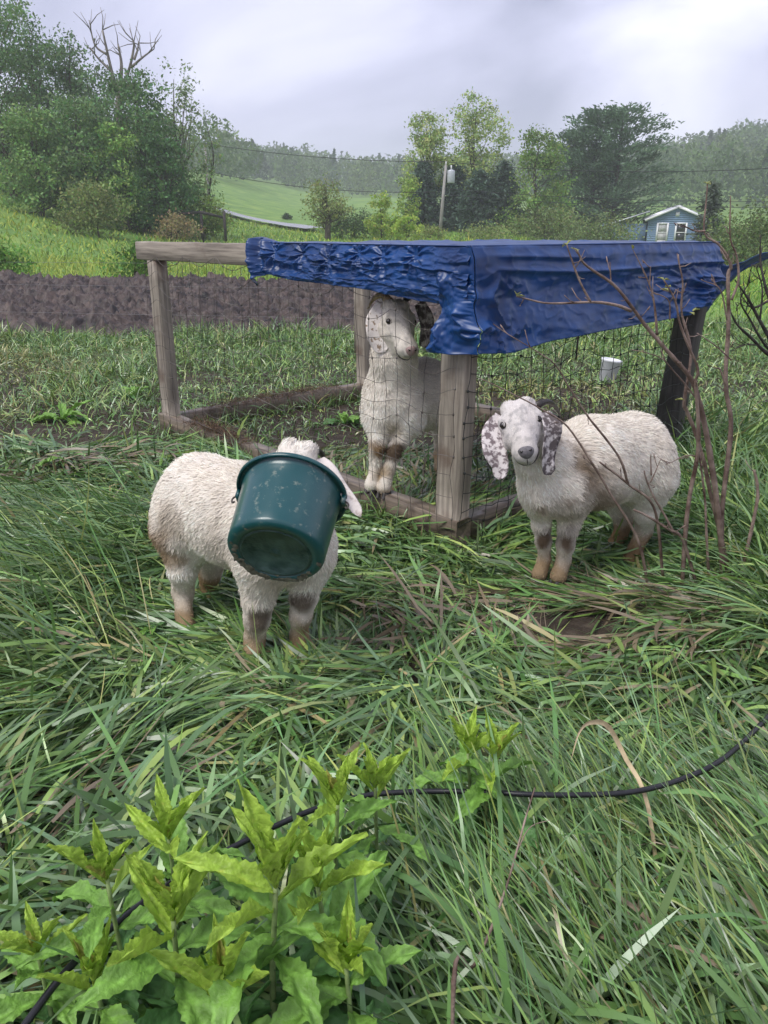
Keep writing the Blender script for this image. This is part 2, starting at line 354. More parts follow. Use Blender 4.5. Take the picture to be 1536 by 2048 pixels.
# wire netting
def net(name, a0, a1, z0, z1, side, step, sag, rad, mt, seed, amp=0.02, topf=None):
    mb = MB(); r2 = np.random.default_rng(seed)
    def pt(a, z):
        a = np.asarray(a, float); z = np.asarray(z, float)
        jx = amp * n2(a, z, 2.6, seed) + amp * 0.6 * n2(a, z, 8, seed + 1); jz = amp * 1.3 * n2(a, z, 2.2, seed + 2) + amp * 0.8 * n2(a, z, 7, seed + 3)
        out = 0.012 + 0.03 * (n2(a, z, 1.4, seed + 4) + 0.4) * np.sin(np.clip((z - z0) / (z1 - z0), 0, 1) * math.pi)
        zz = z + jz
        if topf is not None: zz = z0 + (zz - z0) * topf(a)
        zz = np.maximum(zz, z0 - 0.03)
        if side == 'L': q = Cc[None] + da[None] * (a + jx)[:, None] + db[None] * (-out)[:, None]
        elif side == 'R': q = Cc[None] + db[None] * (a + jx)[:, None] + da[None] * (-out)[:, None]
        elif side == 'LB': q = Cc[None] + da[None] * (LA + 0.005 + out)[:, None] + db[None] * (a + jx)[:, None]
        else: q = Cc[None] + da[None] * (a + jx)[:, None] + db[None] * (LB + 0.005 + out)[:, None]
        return np.concatenate([q, zz[:, None]], 1)
    na = int((a1 - a0) / step); nz = int((z1 - z0) / step)
    for i in range(na + 1):
        z = np.linspace(z0, z1, nz * 2 + 2); mb.tube(pt(a0 + (a1 - a0) * i / na + z * 0, z), rad, 3, cap=False)
    for j in range(nz + 1):
        a = np.linspace(a0, a1, na * 2 + 2); mb.tube(pt(a, z0 + (z1 - z0) * j / nz + a * 0), rad * (1.5 if j == nz else 1), 3, cap=False)
    for i in range(0, na + 1, 2):          # twisted knots on every other strand
        for j in range(nz + 1):
            if r2.random() < 0.5:
                p = pt(np.array([a0 + (a1 - a0) * i / na]), np.array([z0 + (z1 - z0) * j / nz]))[0]
                mb.tube(np.array([p - (0, 0, 0.006), p + (0, 0, 0.006)]), rad * 2.6, 4)
    return mb.build(name, mt, shel)
def scallop(a):
    return 1 - 0.055 * np.abs(np.sin(a * math.pi / 0.42)) - 0.02 * n2(a, a * 0, 2.2, 77)
net('front_netting', 0.0, LA - 0.02, 0.06, 1.30, 'L', 0.098, 0.05, 0.00165, M['wire'], 3, 0.032, scallop)
net('side_netting', 0.02, LB - 0.08, 0.08, 1.02, 'R', 0.085, 0.05, 0.0021, M['black_net'], 5, 0.05, lambda a: 1 - 0.07 * np.abs(np.sin(a * 3.3)))
net('end_netting', 0.05, LB - 0.05, 0.08, 1.25, 'LB', 0.12, 0.05, 0.0014, M['wire'], 9, 0.035)
mb = MB()                                  # screw eye with a chain link on the side rail
p = S(-0.004, 0.62, 0.085); th = np.linspace(0, 2 * math.pi, 16)
o_ = np.array((-da[0], -da[1], 0)); b_ = np.array((db[0], db[1], 0)); u_ = np.array((0, 0, 1.0))
mb.tube(np.array([p - o_ * 0.01, p + o_ * 0.025]), 0.004)
mb.tube(p + o_ * 0.04 + 0.02 * (np.cos(th)[:, None] * b_ + np.sin(th)[:, None] * u_), 0.004)
mb.tube(p + o_ * 0.043 - u_ * 0.035 + np.cos(th)[:, None] * 0.012 * o_ + np.sin(th)[:, None] * 0.026 * u_, 0.0035)
mb.tube(p + o_ * 0.04 - u_ * 0.068 + np.cos(th)[:, None] * 0.011 * b_ + np.sin(th)[:, None] * 0.022 * u_, 0.0035)
mb.build('screw_eye', M['steel'], shel)

# ------------------------------------------------------------------ tarp
def tarp_mat():
    m, n, l, p = mat('blue_tarp')
    tcn = n.new('ShaderNodeTexCoord')
    nz = n.new('ShaderNodeTexNoise'); nz.inputs['Scale'].default_value = 5; nz.inputs['Detail'].default_value = 8; nz.inputs['Roughness'].default_value = 0.65; l.new(tcn.outputs['Object'], nz.inputs['Vector'])
    rp = n.new('ShaderNodeValToRGB'); el = rp.color_ramp.elements; el[0].position = 0.3; el[0].color = (0.0015, 0.020, 0.088, 1); el[1].position = 0.66; el[1].color = (0.005, 0.056, 0.21, 1); q3 = el.new(0.80); q3.color = (0.035, 0.10, 0.26, 1)
    l.new(nz.outputs['Fac'], rp.inputs[0]); l.new(rp.outputs[0], p.inputs['Base Color'])
    p.inputs['Roughness'].default_value = 0.36; p.inputs['Specular IOR Level'].default_value = 0.45
    n3 = n.new('ShaderNodeTexNoise'); n3.noise_type = 'RIDGED_MULTIFRACTAL'; n3.inputs['Scale'].default_value = 5; n3.inputs['Detail'].default_value = 6; n3.inputs['Distortion'].default_value = 0.6; l.new(tcn.outputs['Object'], n3.inputs['Vector'])
    bn = n.new('ShaderNodeBump'); bn.inputs['Strength'].default_value = 0.35; bn.inputs['Distance'].default_value = 0.010
    l.new(n3.outputs['Fac'], bn.inputs['Height']); l.new(bn.outputs[0], p.inputs['Normal'])
    return m
M['tarp'] = tarp_mat()
M['grommet'] = plain('brass_grommet', (0.25, 0.25, 0.2), 0.4, 0.5, 0.8)
tarp = thing('tarp', 'crumpled wet blue plastic tarp draped over the right half of the shelter', 'tarp', S(0.5, 0.5, ZT))
A3 = np.array((da[0], da[1], 0)); B3 = np.array((db[0], db[1], 0)); Z3 = np.array((0, 0, 1.0)); C3 = np.array((Cc[0], Cc[1], 0))
def sheet(name, P, mt=M['tarp'], thick=0.003):
    nu, nv = P.shape[:2]; du = np.gradient(P, axis=0); dv = np.gradient(P, axis=1); N = norm(np.cross(du, dv))
    V = np.concatenate([P.reshape(-1, 3), (P - N * thick).reshape(-1, 3)]); k = nu * nv
    F = [grid_faces(nu, nv), grid_faces(nu, nv, k)[:, ::-1]]
    rim = []
    idx = np.arange(k).reshape(nu, nv); loop = np.concatenate([idx[0, :-1], idx[:-1, -1], idx[-1, :0:-1], idx[:0:-1, 0]])
    nx = np.roll(loop, -1); F.append(np.stack([nx, loop, loop + k, nx + k], 1))
    return add(name, V, np.concatenate(F), mt, tarp)
def ridged(P, s, oct=3):
    Q = P + 0.35 * np.stack([fbm(P * .7, s + 301, 2), fbm(P * .7, s + 302, 2), P[..., 2] * 0], -1)
    return 1 - 2.0 * np.sqrt(np.abs(fbm(Q, s, oct)) + 1e-4)
TL = 1.62
# roof, slightly sagging between the rails
a = np.linspace(-0.05, TL, 70); b = np.linspace(-0.015, LB + 0.03, 80); Aa, Bb = np.meshgrid(a, b, indexing='ij')
sag = -0.035 * np.sin(np.clip(Aa / TL, 0, 1) * math.pi) * np.sin(np.clip(Bb / LB, 0, 1) * math.pi)
Pn = np.stack([Aa * 3, Bb * 3, Aa * 0], -1)
zz = ZT + 0.007 + sag * 0.6 + 0.010 * (ridged(Pn, 50) - 0.4) * sstep(0, 0.12, np.minimum(Aa + .05, Bb + .015))
sheet('roof_sheet', C3 + Aa[..., None] * A3 + Bb[..., None] * B3 + zz[..., None] * Z3)
# front flap: along the left-hand side, from the corner to the torn left edge
s_ = np.linspace(0.0, 1, 330); t_ = np.linspace(0, 1, 84); Ss, Tt = np.meshgrid(s_, t_, indexing='ij')
a = -0.05 + (TL + 0.05) * Ss
drop = np.interp(a, [0, .3, .6, .9, 1.2, 1.45, 1.56, 1.64], [.25, .235, .205, .195, .19, .165, .18, .26])
nails = [(0.30, .045), (0.52, .05), (0.70, .04), (0.93, .075), (1.17, .05), (1.42, .05)]
d = drop * Tt
out = 0.012 + 0.02 * sstep(0, .06, d) + 0.010 * fbm(np.stack([a * 4, d * 9, a * 0], -1), 61, 3) + 0.016 * ridged(np.stack([a * 3.1 + d * 5, d * 16, a * 0 + 2], -1), 62, 4) * sstep(0.01, .08, d) + 0.007 * ridged(np.stack([a * 9 - d * 14, d * 22 + a * 5, a * 0 + 4], -1), 64, 4)
for (na_, nd_) in nails:                     # folds that radiate from each nail
    r = np.hypot(a - na_, d - nd_); an = np.arctan2(d - nd_, a - na_)
    out += 0.008 * np.cos(an * 9 + na_ * 20) * sstep(0.0, .03, r) * (1 - sstep(.05, .16, r)) - 0.02 * (1 - sstep(0, .06, r))
out += 0.035 * sstep(.7, 1, Tt) * (0.4 + fbm(np.stack([a * 3, a * 0, a * 0], -1), 63, 2))
bunch = sstep(1.36, 1.6, a); out += bunch * (0.035 * np.cos((a - 1.36) * 46 + d * 12) + 0.02)
z = ZT + 0.006 - d + 0.03 * bunch * (1 - Tt)
P = C3 + a[..., None] * A3 - np.maximum(out, 0.006)[..., None] * B3 + z[..., None] * Z3
P[:, 0] = (C3 + a[:, 0, None] * A3 + 0.012 * B3 + (ZT + 0.008 + 0.03 * bunch[:, 0, None]) * Z3)
P[:, 1] = (C3 + a[:, 0, None] * A3 - 0.010 * B3 + (ZT + 0.008 + 0.028 * bunch[:, 0, None]) * Z3)
sheet('front_flap', P)
# side flap along the right-hand side
s_ = np.linspace(0, 1, 330); Ss, Tt = np.meshgrid(s_, np.linspace(0, 1, 96), indexing='ij')
b = -0.02 + (LB + 0.05) * Ss
drop = np.interp(b, [0, .2, .5, 1.0, 1.5, 1.8, 2.0, 2.2], [.44, .45, .425, .41, .40, .385, .33, .25])
d = drop * Tt
out = 0.047 + 0.018 * sstep(0, .05, d) + 0.05 * Tt ** 2 + 0.012 * fbm(np.stack([b * 1.5, d * 5, b * 0], -1), 71, 3)
fold = d - (0.085 + 0.02 * np.sin(b * 2.2) + 0.02 * b); out += 0.022 * np.exp(-np.abs(fold) / 0.013) * sstep(.05, .3, b); fold = d - (0.035 + 0.03 * b); out += 0.010 * np.exp(-np.abs(fold) / 0.008) * sstep(.02, .2, b) * (1 - sstep(.6, 1.1, b))
out += 0.008 * ridged(np.stack([b * 1.6 + d * 2, d * 7 - b * .8, b * 0 + 1], -1), 74, 4) * sstep(.03, .12, d) + 0.004 * ridged(np.stack([b * 7, d * 12, b * 0 + 6], -1), 75, 3); near_c = 1 - sstep(0.0, .45, b); out += near_c * 0.035 * ridged(np.stack([b * 7 - d * 5, d * 7 + b * 4, b * 0 + 5], -1), 72, 3) * sstep(.08, .2, d)
tailw = sstep(1.2, 2.0, b); out += tailw * 0.045 * ridged(np.stack([b * 2.5 + d * 6, d * 9 - b * 3.5, b * 0 + 8], -1), 73, 3) * sstep(.05, .2, d)
z = ZT + 0.006 - d
P = C3 + b[..., None] * B3 - np.maximum(out, 0.006)[..., None] * A3 + z[..., None] * Z3
P[:, 0] = C3 + b[:, 0, None] * B3 - 0.02 * A3 + (ZT + 0.0085) * Z3
P[:, 1] = C3 + b[:, 0, None] * B3 - 0.047 * A3 + (ZT + 0.0085) * Z3
sheet('side_flap', P); SIDE0 = P[0].copy(); SD0 = d[0].copy()
# corner fold: the side flap wraps round the corner and lies over the front flap
Tt, Ss = np.meshgrid(np.linspace(0, 1, 120), np.linspace(0, 1, 70), indexing='ij')
d = 0.45 * Tt; left = np.interp(d, [0, .03, .10, .16, .22, .28, .36, .45], [.0, .045, .115, .14, .115, .10, .125, .155])
a = -0.05 + (left + 0.05) * Ss
Pn = np.stack([a * 9 + d * 4, d * 9 - a * 3, a * 0 + 3], -1)
out = 0.034 + 0.03 * Tt + 0.020 * ridged(Pn, 81, 4) * sstep(.04, .14, d) + 0.010 * fbm(Pn * 2, 82, 2) + 0.012 * np.cos(Ss * 5 + d * 20) * sstep(.1, .2, d)
out = np.maximum(out * (0.4 + 0.6 * sstep(0, .12, d)), 0.02)
P = C3 + a[..., None] * A3 - out[..., None] * B3 + (ZT + 0.004 - d)[..., None] * Z3
edge0 = np.stack([np.interp(d[:, 0], SD0, SIDE0[:, k]) for k in range(3)], 1); wj = (1 - sstep(0, 0.35, Ss))[..., None]
P = P * (1 - wj) + (edge0[:, None] - 0.004 * B3 + (P - P[:, :1]) * 1.0) * wj
sheet('corner_fold', P)
# windblown tail at the right corner
Tt, Ss = np.meshgrid(np.linspace(0, 1, 50), np.linspace(-1, 1, 20), indexing='ij')
cl = spline([S(-.03, LB - .02, 1.16), S(-.03, LB + .10, 1.13), S(-0.04, LB + .26, 1.19), S(-0.06, LB + .45, 1.27), S(-0.08, LB + .75, 1.31)], 50)
wd = np.interp(np.linspace(0, 1, 50), [0, .3, .6, 1], [.20, .13, .08, .06])
tw = np.linspace(0.05, 1.1, 50); wv = np.cos(tw)[:, None] * Z3 + np.sin(tw)[:, None] * (-0.7 * A3)
P = cl[:, None] + Ss[..., None] * wd[:, None, None] * wv[:, None] + (0.018 * fbm(np.stack([Tt * 5, Ss * 2, Ss * 0], -1), 91, 3))[..., None] * A3
sheet('loose_tail', P)
th = np.linspace(0, 2 * math.pi, 14)
for bb in (0.14, 1.05):
    mb = MB(); p = S(-0.09, bb, ZT - 0.415 + (0.0 if bb < .5 else .03)); mb.tube(p + 0.012 * (np.cos(th)[:, None] * B3 + np.sin(th)[:, None] * Z3), 0.004)
    mb.build('grommet', M['grommet'], tarp)

# ------------------------------------------------------------------ goats
def smin(a, b, k):
    h = np.clip(0.5 + 0.5 * (b - a) / k, 0, 1); return b * (1 - h) + a * h - k * h * (1 - h)
def cone(P, a, b, ra, rb):
    a = np.asarray(a, float); b = np.asarray(b, float); ab = b - a
    h = np.clip(((P - a) @ ab) / (ab @ ab + 1e-12), 0, 1); return np.linalg.norm(P - a - h[..., None] * ab, axis=-1) - (ra + (rb - ra) * h)
def surface_nets(f, lo, hi, h):
    lo = np.asarray(lo, float); n = np.ceil((np.asarray(hi) - lo) / h).astype(int) + 1
    ax = [lo[i] + h * np.arange(n[i]) for i in range(3)]
    k = 4; c = [a_[::k] + 1.5 * h for a_ in ax]
    Vc = f(np.stack(np.meshgrid(*c, indexing='ij'), -1).reshape(-1, 3)).reshape([len(q) for q in c])
    Vv = np.repeat(np.repeat(np.repeat(Vc, k, 0), k, 1), k, 2)[:n[0], :n[1], :n[2]].copy()
    I = np.argwhere(np.abs(Vv) < 3.2 * h + 0.008); Vv[tuple(I.T)] = f(lo + h * I)
    inside = Vv < 0
    cs = [inside[i:n[0] - 1 + i, j:n[1] - 1 + j, k:n[2] - 1 + k] for i in (0, 1) for j in (0, 1) for k in (0, 1)]
    cnt = sum(c.astype(int) for c in cs); act = (cnt > 0) & (cnt < 8)
    idx = np.full(act.shape, -1); cells = np.argwhere(act); idx[act] = np.arange(len(cells))
    acc = np.zeros((len(cells), 3)); wt = np.zeros(len(cells))
    corners = [(i, j, k) for i in (0, 1) for j in (0, 1) for k in (0, 1)]
    for p in range(8):
        for q in range(p + 1, 8):
            d = np.array(corners[q]) - np.array(corners[p])
            if np.abs(d).sum() != 1: continue
            cp = cells + corners[p]; cq = cells + corners[q]
            vp = Vv[tuple(cp.T)]; vq = Vv[tuple(cq.T)]; m_ = (vp < 0) != (vq < 0)
            t = np.where(m_, vp / np.where(vp - vq == 0, 1, vp - vq), 0)
            acc += np.where(m_[:, None], cp + t[:, None] * d, 0); wt += m_
    V = lo + h * acc / wt[:, None]
    Q = []
    for axn in range(3):
        sh = [slice(None)] * 3; s1 = list(sh); s2 = list(sh); s1[axn] = slice(0, -1); s2[axn] = slice(1, None)
        a_, b_ = inside[tuple(s1)], inside[tuple(s2)]; E = np.argwhere(a_ != b_)
        o1, o2 = [(1, 2), (2, 0), (0, 1)][axn]
        E = E[(E[:, o1] > 0) & (E[:, o2] > 0) & (E[:, o1] < n[o1] - 1) & (E[:, o2] < n[o2] - 1)]
        e1 = np.zeros(3, int); e1[o1] = 1; e2 = np.zeros(3, int); e2[o2] = 1
        q = np.stack([idx[tuple((E - e1 - e2).T)], idx[tuple((E - e2).T)], idx[tuple(E.T)], idx[tuple((E - e1).T)]], 1)
        fl = a_[tuple(E.T)]; q[~fl] = q[~fl][:, ::-1]; Q.append(q)
    Q = np.concatenate(Q); return V, Q[(Q >= 0).all(1)]
def grad(f, P, e=0.003):
    g = np.stack([f(P + np.array(d) * e) - f(P - np.array(d) * e) for d in ((1, 0, 0), (0, 1, 0), (0, 0, 1))], -1); return norm(g)
def sample_faces(V, Q, n, r):
    a, b, c, d = (V[Q[:, i]] for i in range(4)); ar = np.linalg.norm(np.cross(c - a, d - b), axis=1) / 2
    i = r.choice(len(Q), n, p=ar / ar.sum()); u, v = r.random((2, n, 1))
    return a[i] * (1 - u) * (1 - v) + b[i] * u * (1 - v) + c[i] * u * v + d[i] * (1 - u) * v

CREAM = np.array((0.84, 0.77, 0.665))
def ear_mesh(pts, widths, side, cup, thick=0.007, n=22, k=9):
    P = spline(pts, n); w = np.interp(np.linspace(0, 1, n), np.linspace(0, 1, len(widths)), widths)
    t = np.linspace(0, 1, n); w = w * np.minimum(1, np.sqrt(np.clip((1 - t) / 0.10, 0, 1)) + 0.02)
    T = norm(np.gradient(P, axis=0)); side = norm(np.asarray(side, float)); Sd = norm(side - (T @ side)[:, None] * T); N = np.cross(T, Sd)
    x = np.linspace(-1, 1, k)
    mid = P[:, None] + (w[:, None] / 2 * x[None])[..., None] * Sd[:, None] + (cup * w[:, None] * (x[None] ** 2 - 0.4) + 0.006 * np.sin(t * 9)[:, None] * x[None])[..., None] * N[:, None]
    th = thick * (1 - 0.8 * x[None] ** 2) * np.minimum(1, (1 - t[:, None]) * 6 + .1)
    V = np.concatenate([(mid + th[..., None] / 2 * N[:, None]).reshape(-1, 3), (mid - th[..., None] / 2 * N[:, None]).reshape(-1, 3)]); q = n * k
    idx = np.arange(q).reshape(n, k); loop = np.concatenate([idx[0, :-1], idx[:-1, -1], idx[-1, :0:-1], idx[:0:-1, 0]]); nx = np.roll(loop, -1)
    return V, np.concatenate([grid_faces(n, k), grid_faces(n, k, q)[:, ::-1], np.stack([nx, loop, loop + q, nx + q], 1)])
def ear_mat(name, base, spot, lo, hi, scale):
    m, n, l, p = mat(name); tcn = n.new('ShaderNodeTexCoord')
    nz = n.new('ShaderNodeTexNoise'); nz.inputs['Scale'].default_value = scale; nz.inputs['Detail'].default_value = 5; nz.inputs['Roughness'].default_value = 0.6; l.new(tcn.outputs['Object'], nz.inputs['Vector'])
    rp = n.new('ShaderNodeValToRGB'); el = rp.color_ramp.elements; el[0].position = lo; el[0].color = (*base, 1); el[1].position = hi; el[1].color = (*spot, 1)
    l.new(nz.outputs['Fac'], rp.inputs[0]); l.new(rp.outputs[0], p.inputs['Base Color']); p.inputs['Roughness'].default_value = 0.75; p.inputs['Specular IOR Level'].default_value = 0.2
    n3 = n.new('ShaderNodeTexNoise'); n3.inputs['Scale'].default_value = 120; n3.inputs['Detail'].default_value = 3; l.new(tcn.outputs['Object'], n3.inputs['Vector'])
    bn = n.new('ShaderNodeBump'); bn.inputs['Strength'].default_value = 0.5; bn.inputs['Distance'].default_value = 0.004; l.new(n3.outputs['Fac'], bn.inputs['Height']); l.new(bn.outputs[0], p.inputs['Normal'])
    return m
M['ear_spot'] = ear_mat('grey_speckled_ear', (0.72, 0.66, 0.64), (0.20, 0.16, 0.165), 0.46, 0.56, 42)
M['ear_dark'] = ear_mat('dark_speckled_ear', (0.62, 0.57, 0.55), (0.11, 0.09, 0.09), 0.40, 0.53, 34)
M['ear_pale'] = ear_mat('pale_freckled_ear', (0.76, 0.70, 0.64), (0.30, 0.22, 0.15), 0.57, 0.64, 46)
M['ear_white'] = ear_mat('white_ear', (0.74, 0.67, 0.60), (0.40, 0.31, 0.26), 0.52, 0.68, 30)

FEET = []
def goat(name, label, body, legs, head, ears, horns, dirt_shade, nfur, nose_mat, seed, face_col=CREAM, back_dir=(1, 0, 0), show_face=True):
    """body/legs: chains of (u, v, y, radius) key points; head: dict(o=(u,v,y), f, s_hint, sc)"""
    r = np.random.default_rng(seed)
    K = lambda q: (W(q[0], q[1], q[2]), q[3])
    chains = [[K(q) for q in ch] for ch in body]; lchains = [[(K(q)[0], q[3] * (1.0 if i == 0 else .84 if i < len(ch) - 1 else .92)) for i, q in enumerate(ch)] for ch in legs]
    FEET.extend([c[-1][0] for c in lchains])
    base = np.mean([c[-1][0] for c in lchains], axis=0); base[2] = min(c[-1][0][2] - c[-1][1] for c in lchains)
    root = thing(name, label, 'goat', base)
    HO = W(*head['o']); f = norm(head['f']); sx = np.asarray(head['s'], float); sx = norm(sx - (sx @ f) * f); u = np.cross(f, sx)
    if u[2] < 0 and abs(u[2]) > 0.2: u = -u
    sc = np.array(head['sc'], float) if np.ndim(head['sc']) else np.full(3, head['sc'])
    def HP(a, b, c): return HO + f * a * sc[0] + sx * b * sc[1] + u * c * sc[2]
    hp = [((-.005, 0, 0), (.03, 0, .0), .074, .066), ((-.035, 0, .03), (-.01, 0, .032), .058, .056), ((.04, 0, .0), (.15, 0, -.008), .058, .041), ((.03, 0, .042), (.135, 0, .020), .027, .024),
          ((.150, 0, -.006), (.166, 0, -.008), .041, .037), ((.0, 0, -.055), (.140, 0, -.046), .046, .029)]
    for s in (-1, 1):
        hp += [((-.01, s * .035, -.03), (.03, s * .03, -.03), .045, .036), ((-.005, s * .052, .040), (.016, s * .056, .036), .024, .020), ((-.085, s * .027, .045), (-.055, s * .027, .060), .034, .03),
               ((.160, s * .016, -.012), (.170, s * .012, -.02), .020, .018)]
    ms = sc.mean()
    hp = [(HP(*a), HP(*b), ra * ms, rb * ms) for a, b, ra, rb in hp]
    eyes = [HP(.030, s * .063, .046) for s in (-1, 1)]
    allp = [q for c in chains + lchains for q in c] + [(p, ra) for p, _, ra, _ in hp] + [(p, ra) for _, p, _, ra in hp]
    lo = np.min([p - rr for p, rr in allp], axis=0) - 0.03; hi = np.max([p + rr for p, rr in allp], axis=0) + 0.03
    def f_sdf(P):
        P = np.asarray(P, float); d = None
        for ch in chains:
            for (p, ra), (q, rb) in zip(ch[:-1], ch[1:]):
                dd = cone(P, p, q, ra, rb); d = dd if d is None else smin(d, dd, 0.07)
        dlegs = None
        for ch in lchains:
            dl = None
            for (p, ra), (q, rb) in zip(ch[:-1], ch[1:]):
                dd = cone(P, p, q, ra, rb); dl = dd if dl is None else smin(dl, dd, 0.022)
            dlegs = dl if dlegs is None else smin(dlegs, dl, 0.008)
        d = smin(d, dlegs, 0.05)
        dh = None
        for p, q, ra, rb in hp:
            dd = cone(P, p, q, ra, rb); dh = dd if dh is None else smin(dh, dd, 0.022 * ms)
        for ep in eyes: dh = -smin(-dh, np.linalg.norm(P - ep, axis=-1) - 0.013 * ms, 0.012)
        d = smin(d, dh, 0.03)
        return d
    V, Q = surface_nets(f_sdf, lo, hi, 0.0085)
    for _ in range(2):
        V = V - 0.8 * f_sdf(V)[:, None] * grad(f_sdf, V)
    hh = V[:, 2] - base[2]; V = V + (np.where(hh > .28, .008, .003) * fbm(V * 9, seed + 40, 3) + np.where(hh > .3, .005, .001) * fbm(V * 26, seed + 44, 2))[:, None] * grad(f_sdf, V)
    legpts = np.array([c[-1][0] for c in lchains])
    def colour(P, amp=1.0):
        n = len(P); c = np.tile(CREAM, (n, 1)); dh = np.min([cone(P, p, q, ra, rb) for p, q, ra, rb in hp], axis=0); hm = (1 - sstep(0.0, 0.05, dh))[:, None]
        c = c * (1 - hm) + np.asarray(face_col) * hm
        nz = fbm(P * 14, seed, 3); big = fbm(P * 4, seed + 5, 3)
        c = c * (1 + 0.13 * big[:, None] * np.array((1, 1.1, 1.3)))
        c = c * (1 - 0.32 * hm * sstep(.12, .4, fbm(P * 55, seed + 9, 2))[:, None] * np.array((1, .97, .94)))
        dist = np.min(np.linalg.norm(P[:, None, :2] - legpts[None, :, :2], axis=2), axis=1); hgt = P[:, 2] - base[2]
        low = (1 - sstep(0.10, 0.26, hgt + 0.10 * nz)) * 0.9                 # muddy lower legs
        c = c * (1 - low[:, None]) + np.array((0.31, 0.20, 0.09)) * low[:, None]
        for (uu, vv, yy, rad, dc, st) in dirt_shade:
            q = W(uu, vv, yy); w = st * (1 - sstep(0.35 * rad, rad, np.linalg.norm(P - q, axis=1) + rad * 0.45 * nz)); c = c * (1 - w[:, None]) + np.asarray(dc) * w[:, None]
        return np.clip(c, 0.01, 0.9)
    body_o = add('body', V, Q, M['skin'], root, colour(V) * 0.8)
    # coat
    n = nfur; P = sample_faces(V, Q, n, r); N = grad(f_sdf, P); bd = np.asarray(back_dir, float)
    dh = np.min([cone(P, p, q, ra, rb) for p, q, ra, rb in hp], axis=0); onh = dh < 0.02; hgt = P[:, 2] - base[2]
    flow = bd * 0.8 + np.array((0, 0, -0.75)) + 0.55 * np.stack([fbm(P * 9, seed + k, 2) for k in (1, 2, 3)], -1)
    flow[hgt < 0.3] = np.array((0, 0, -1)) + 0.3 * r.normal(size=((hgt < 0.3).sum(), 3))
    flow[onh] = -f * 0.8 + 0.3 * u + 0.6 * np.stack([fbm(P[onh] * 25, seed + k, 2) for k in (7, 8, 9)], -1)
    T = norm(flow - (flow * N).sum(1, keepdims=True) * N + 0.001)
    L = np.where(hgt < 0.27, 0.008, 0.023) * (0.6 + 0.8 * r.random(n)); poll = ((P - HO) @ f < -0.03 * ms) & onh
    L = np.where(onh, 0.007 + 0.003 * r.random(n), L); L = np.where(poll, 0.018, L)
    near_f = ((P - HO) @ f > 0.13 * sc[0]) & onh; L = np.where(near_f, 0.005, L)
    for ep in eyes: L = np.where(np.linalg.norm(P - ep, axis=1) < 0.021, 0.0, L)
    keep = L > 0.001; P, N, T, L, onh = P[keep], N[keep], T[keep], L[keep], onh[keep]; n = len(P)
    lift = np.where(onh, 0.2, 0.20 + 0.14 * fbm(P * 20, seed + 60, 2)) * (0.4 + 0.9 * r.random(n)); wd = np.where(onh, 0.0012, 0.0016) * (0.7 + 0.6 * r.random(n))
    Sd = norm(np.cross(N, T) + 0.5 * r.normal(size=(n, 3)) * 0.6); wav = r.normal(size=(n, 1)) * 0.22
    cs_ = 0.017; cl_ = (np.floor(P / cs_ + 0.5) + .35 * np.stack([_h(*(np.floor(P / cs_ + .5).astype(np.int64).T), q) for q in (1, 2, 3)], -1) - .17) * cs_
    pull = (cl_ - P) * np.where(onh, 0.1, 0.36)[:, None]; pull -= (pull * N).sum(1, keepdims=True) * N
    p0 = P - N * 0.002; p1 = P + (T + N * lift[:, None] * 1.3 + Sd * wav) * L[:, None] * 0.5; p2 = P + (T + N * lift[:, None] + Sd * wav * -0.3) * L[:, None] + pull; p1 = p1 + pull * .45
    VV = np.stack([p0 - Sd * wd[:, None], p0 + Sd * wd[:, None], p1 - Sd * wd[:, None] * .8, p1 + Sd * wd[:, None] * .8, p2], 1).reshape(-1, 3)
    i = np.arange(n)[:, None] * 5; F4 = i + np.array([[0, 1, 3, 2]]); F3 = i + np.array([[2, 3, 4]])
    c = colour(P) * (0.80 + 0.36 * r.random((n, 1))) * (1 + .16 * fbm(P * 38, seed + 70, 2)[:, None]); cc = np.repeat(np.clip(c, 0, .88), 5, 0)
    tag(add('coat', VV, [F4, F3], M['fur'], root, cc), kind='stuff')
    if show_face:
        for ep in eyes:
            out = norm(ep - HP(.0, 0, .0)); ep2 = ep - out * 0.008 * ms
            v, fc = lathe([(0.0001, -.0135), (.008, -.011), (.0125, -.005), (.0135, 0), (.0125, .005), (.008, .011), (0.0001, .0135)], 14); e_ = add('eye', v * ms + ep2, fc, M['eye'], root)
            mbx = MB(); th = np.linspace(0.15, math.pi - 0.15, 9); ux = norm(u - (u @ out) * out); fx = np.cross(out, ux)
            mbx.tube(ep2 + out * 0.004 + 0.0145 * ms * (np.cos(th)[:, None] * fx + np.sin(th)[:, None] * ux * 0.8), 0.0035 * ms, 5, c=np.asarray(face_col) * 0.55); mbx.build('eyelid', M['skin'], e_)
        # nose pad, nostrils and lip line on the muzzle surface
        def onto(a, b, c, lift=0.0):
            a, b, c, lift = np.broadcast_arrays(*[np.asarray(q, float) for q in (a, b, c, lift)])
            p = HO + a[..., None] * f * sc[0] + b[..., None] * sx * sc[1] + c[..., None] * u * sc[2]; sh = p.shape; p = p.reshape(-1, 3)
            for _ in range(6): p = p - f_sdf(p)[:, None] * grad(f_sdf, p)
            return (p + grad(f_sdf, p) * lift.reshape(-1, 1)).reshape(sh)
        x_, y_ = np.meshgrid(np.linspace(-1, 1, 11), np.linspace(-1, 1, 11), indexing='ij')
        rx_ = x_ * np.sqrt(1 - y_ ** 2 / 2); ry_ = y_ * np.sqrt(1 - x_ ** 2 / 2)       # disc
        g = onto(.19 - 0.004 * np.abs(rx_), rx_ * .024 * (1 - .35 * np.clip(-ry_, 0, 1)), .010 + ry_ * .021, .0065 * (1 - (rx_ ** 2 + ry_ ** 2)) - .0008)
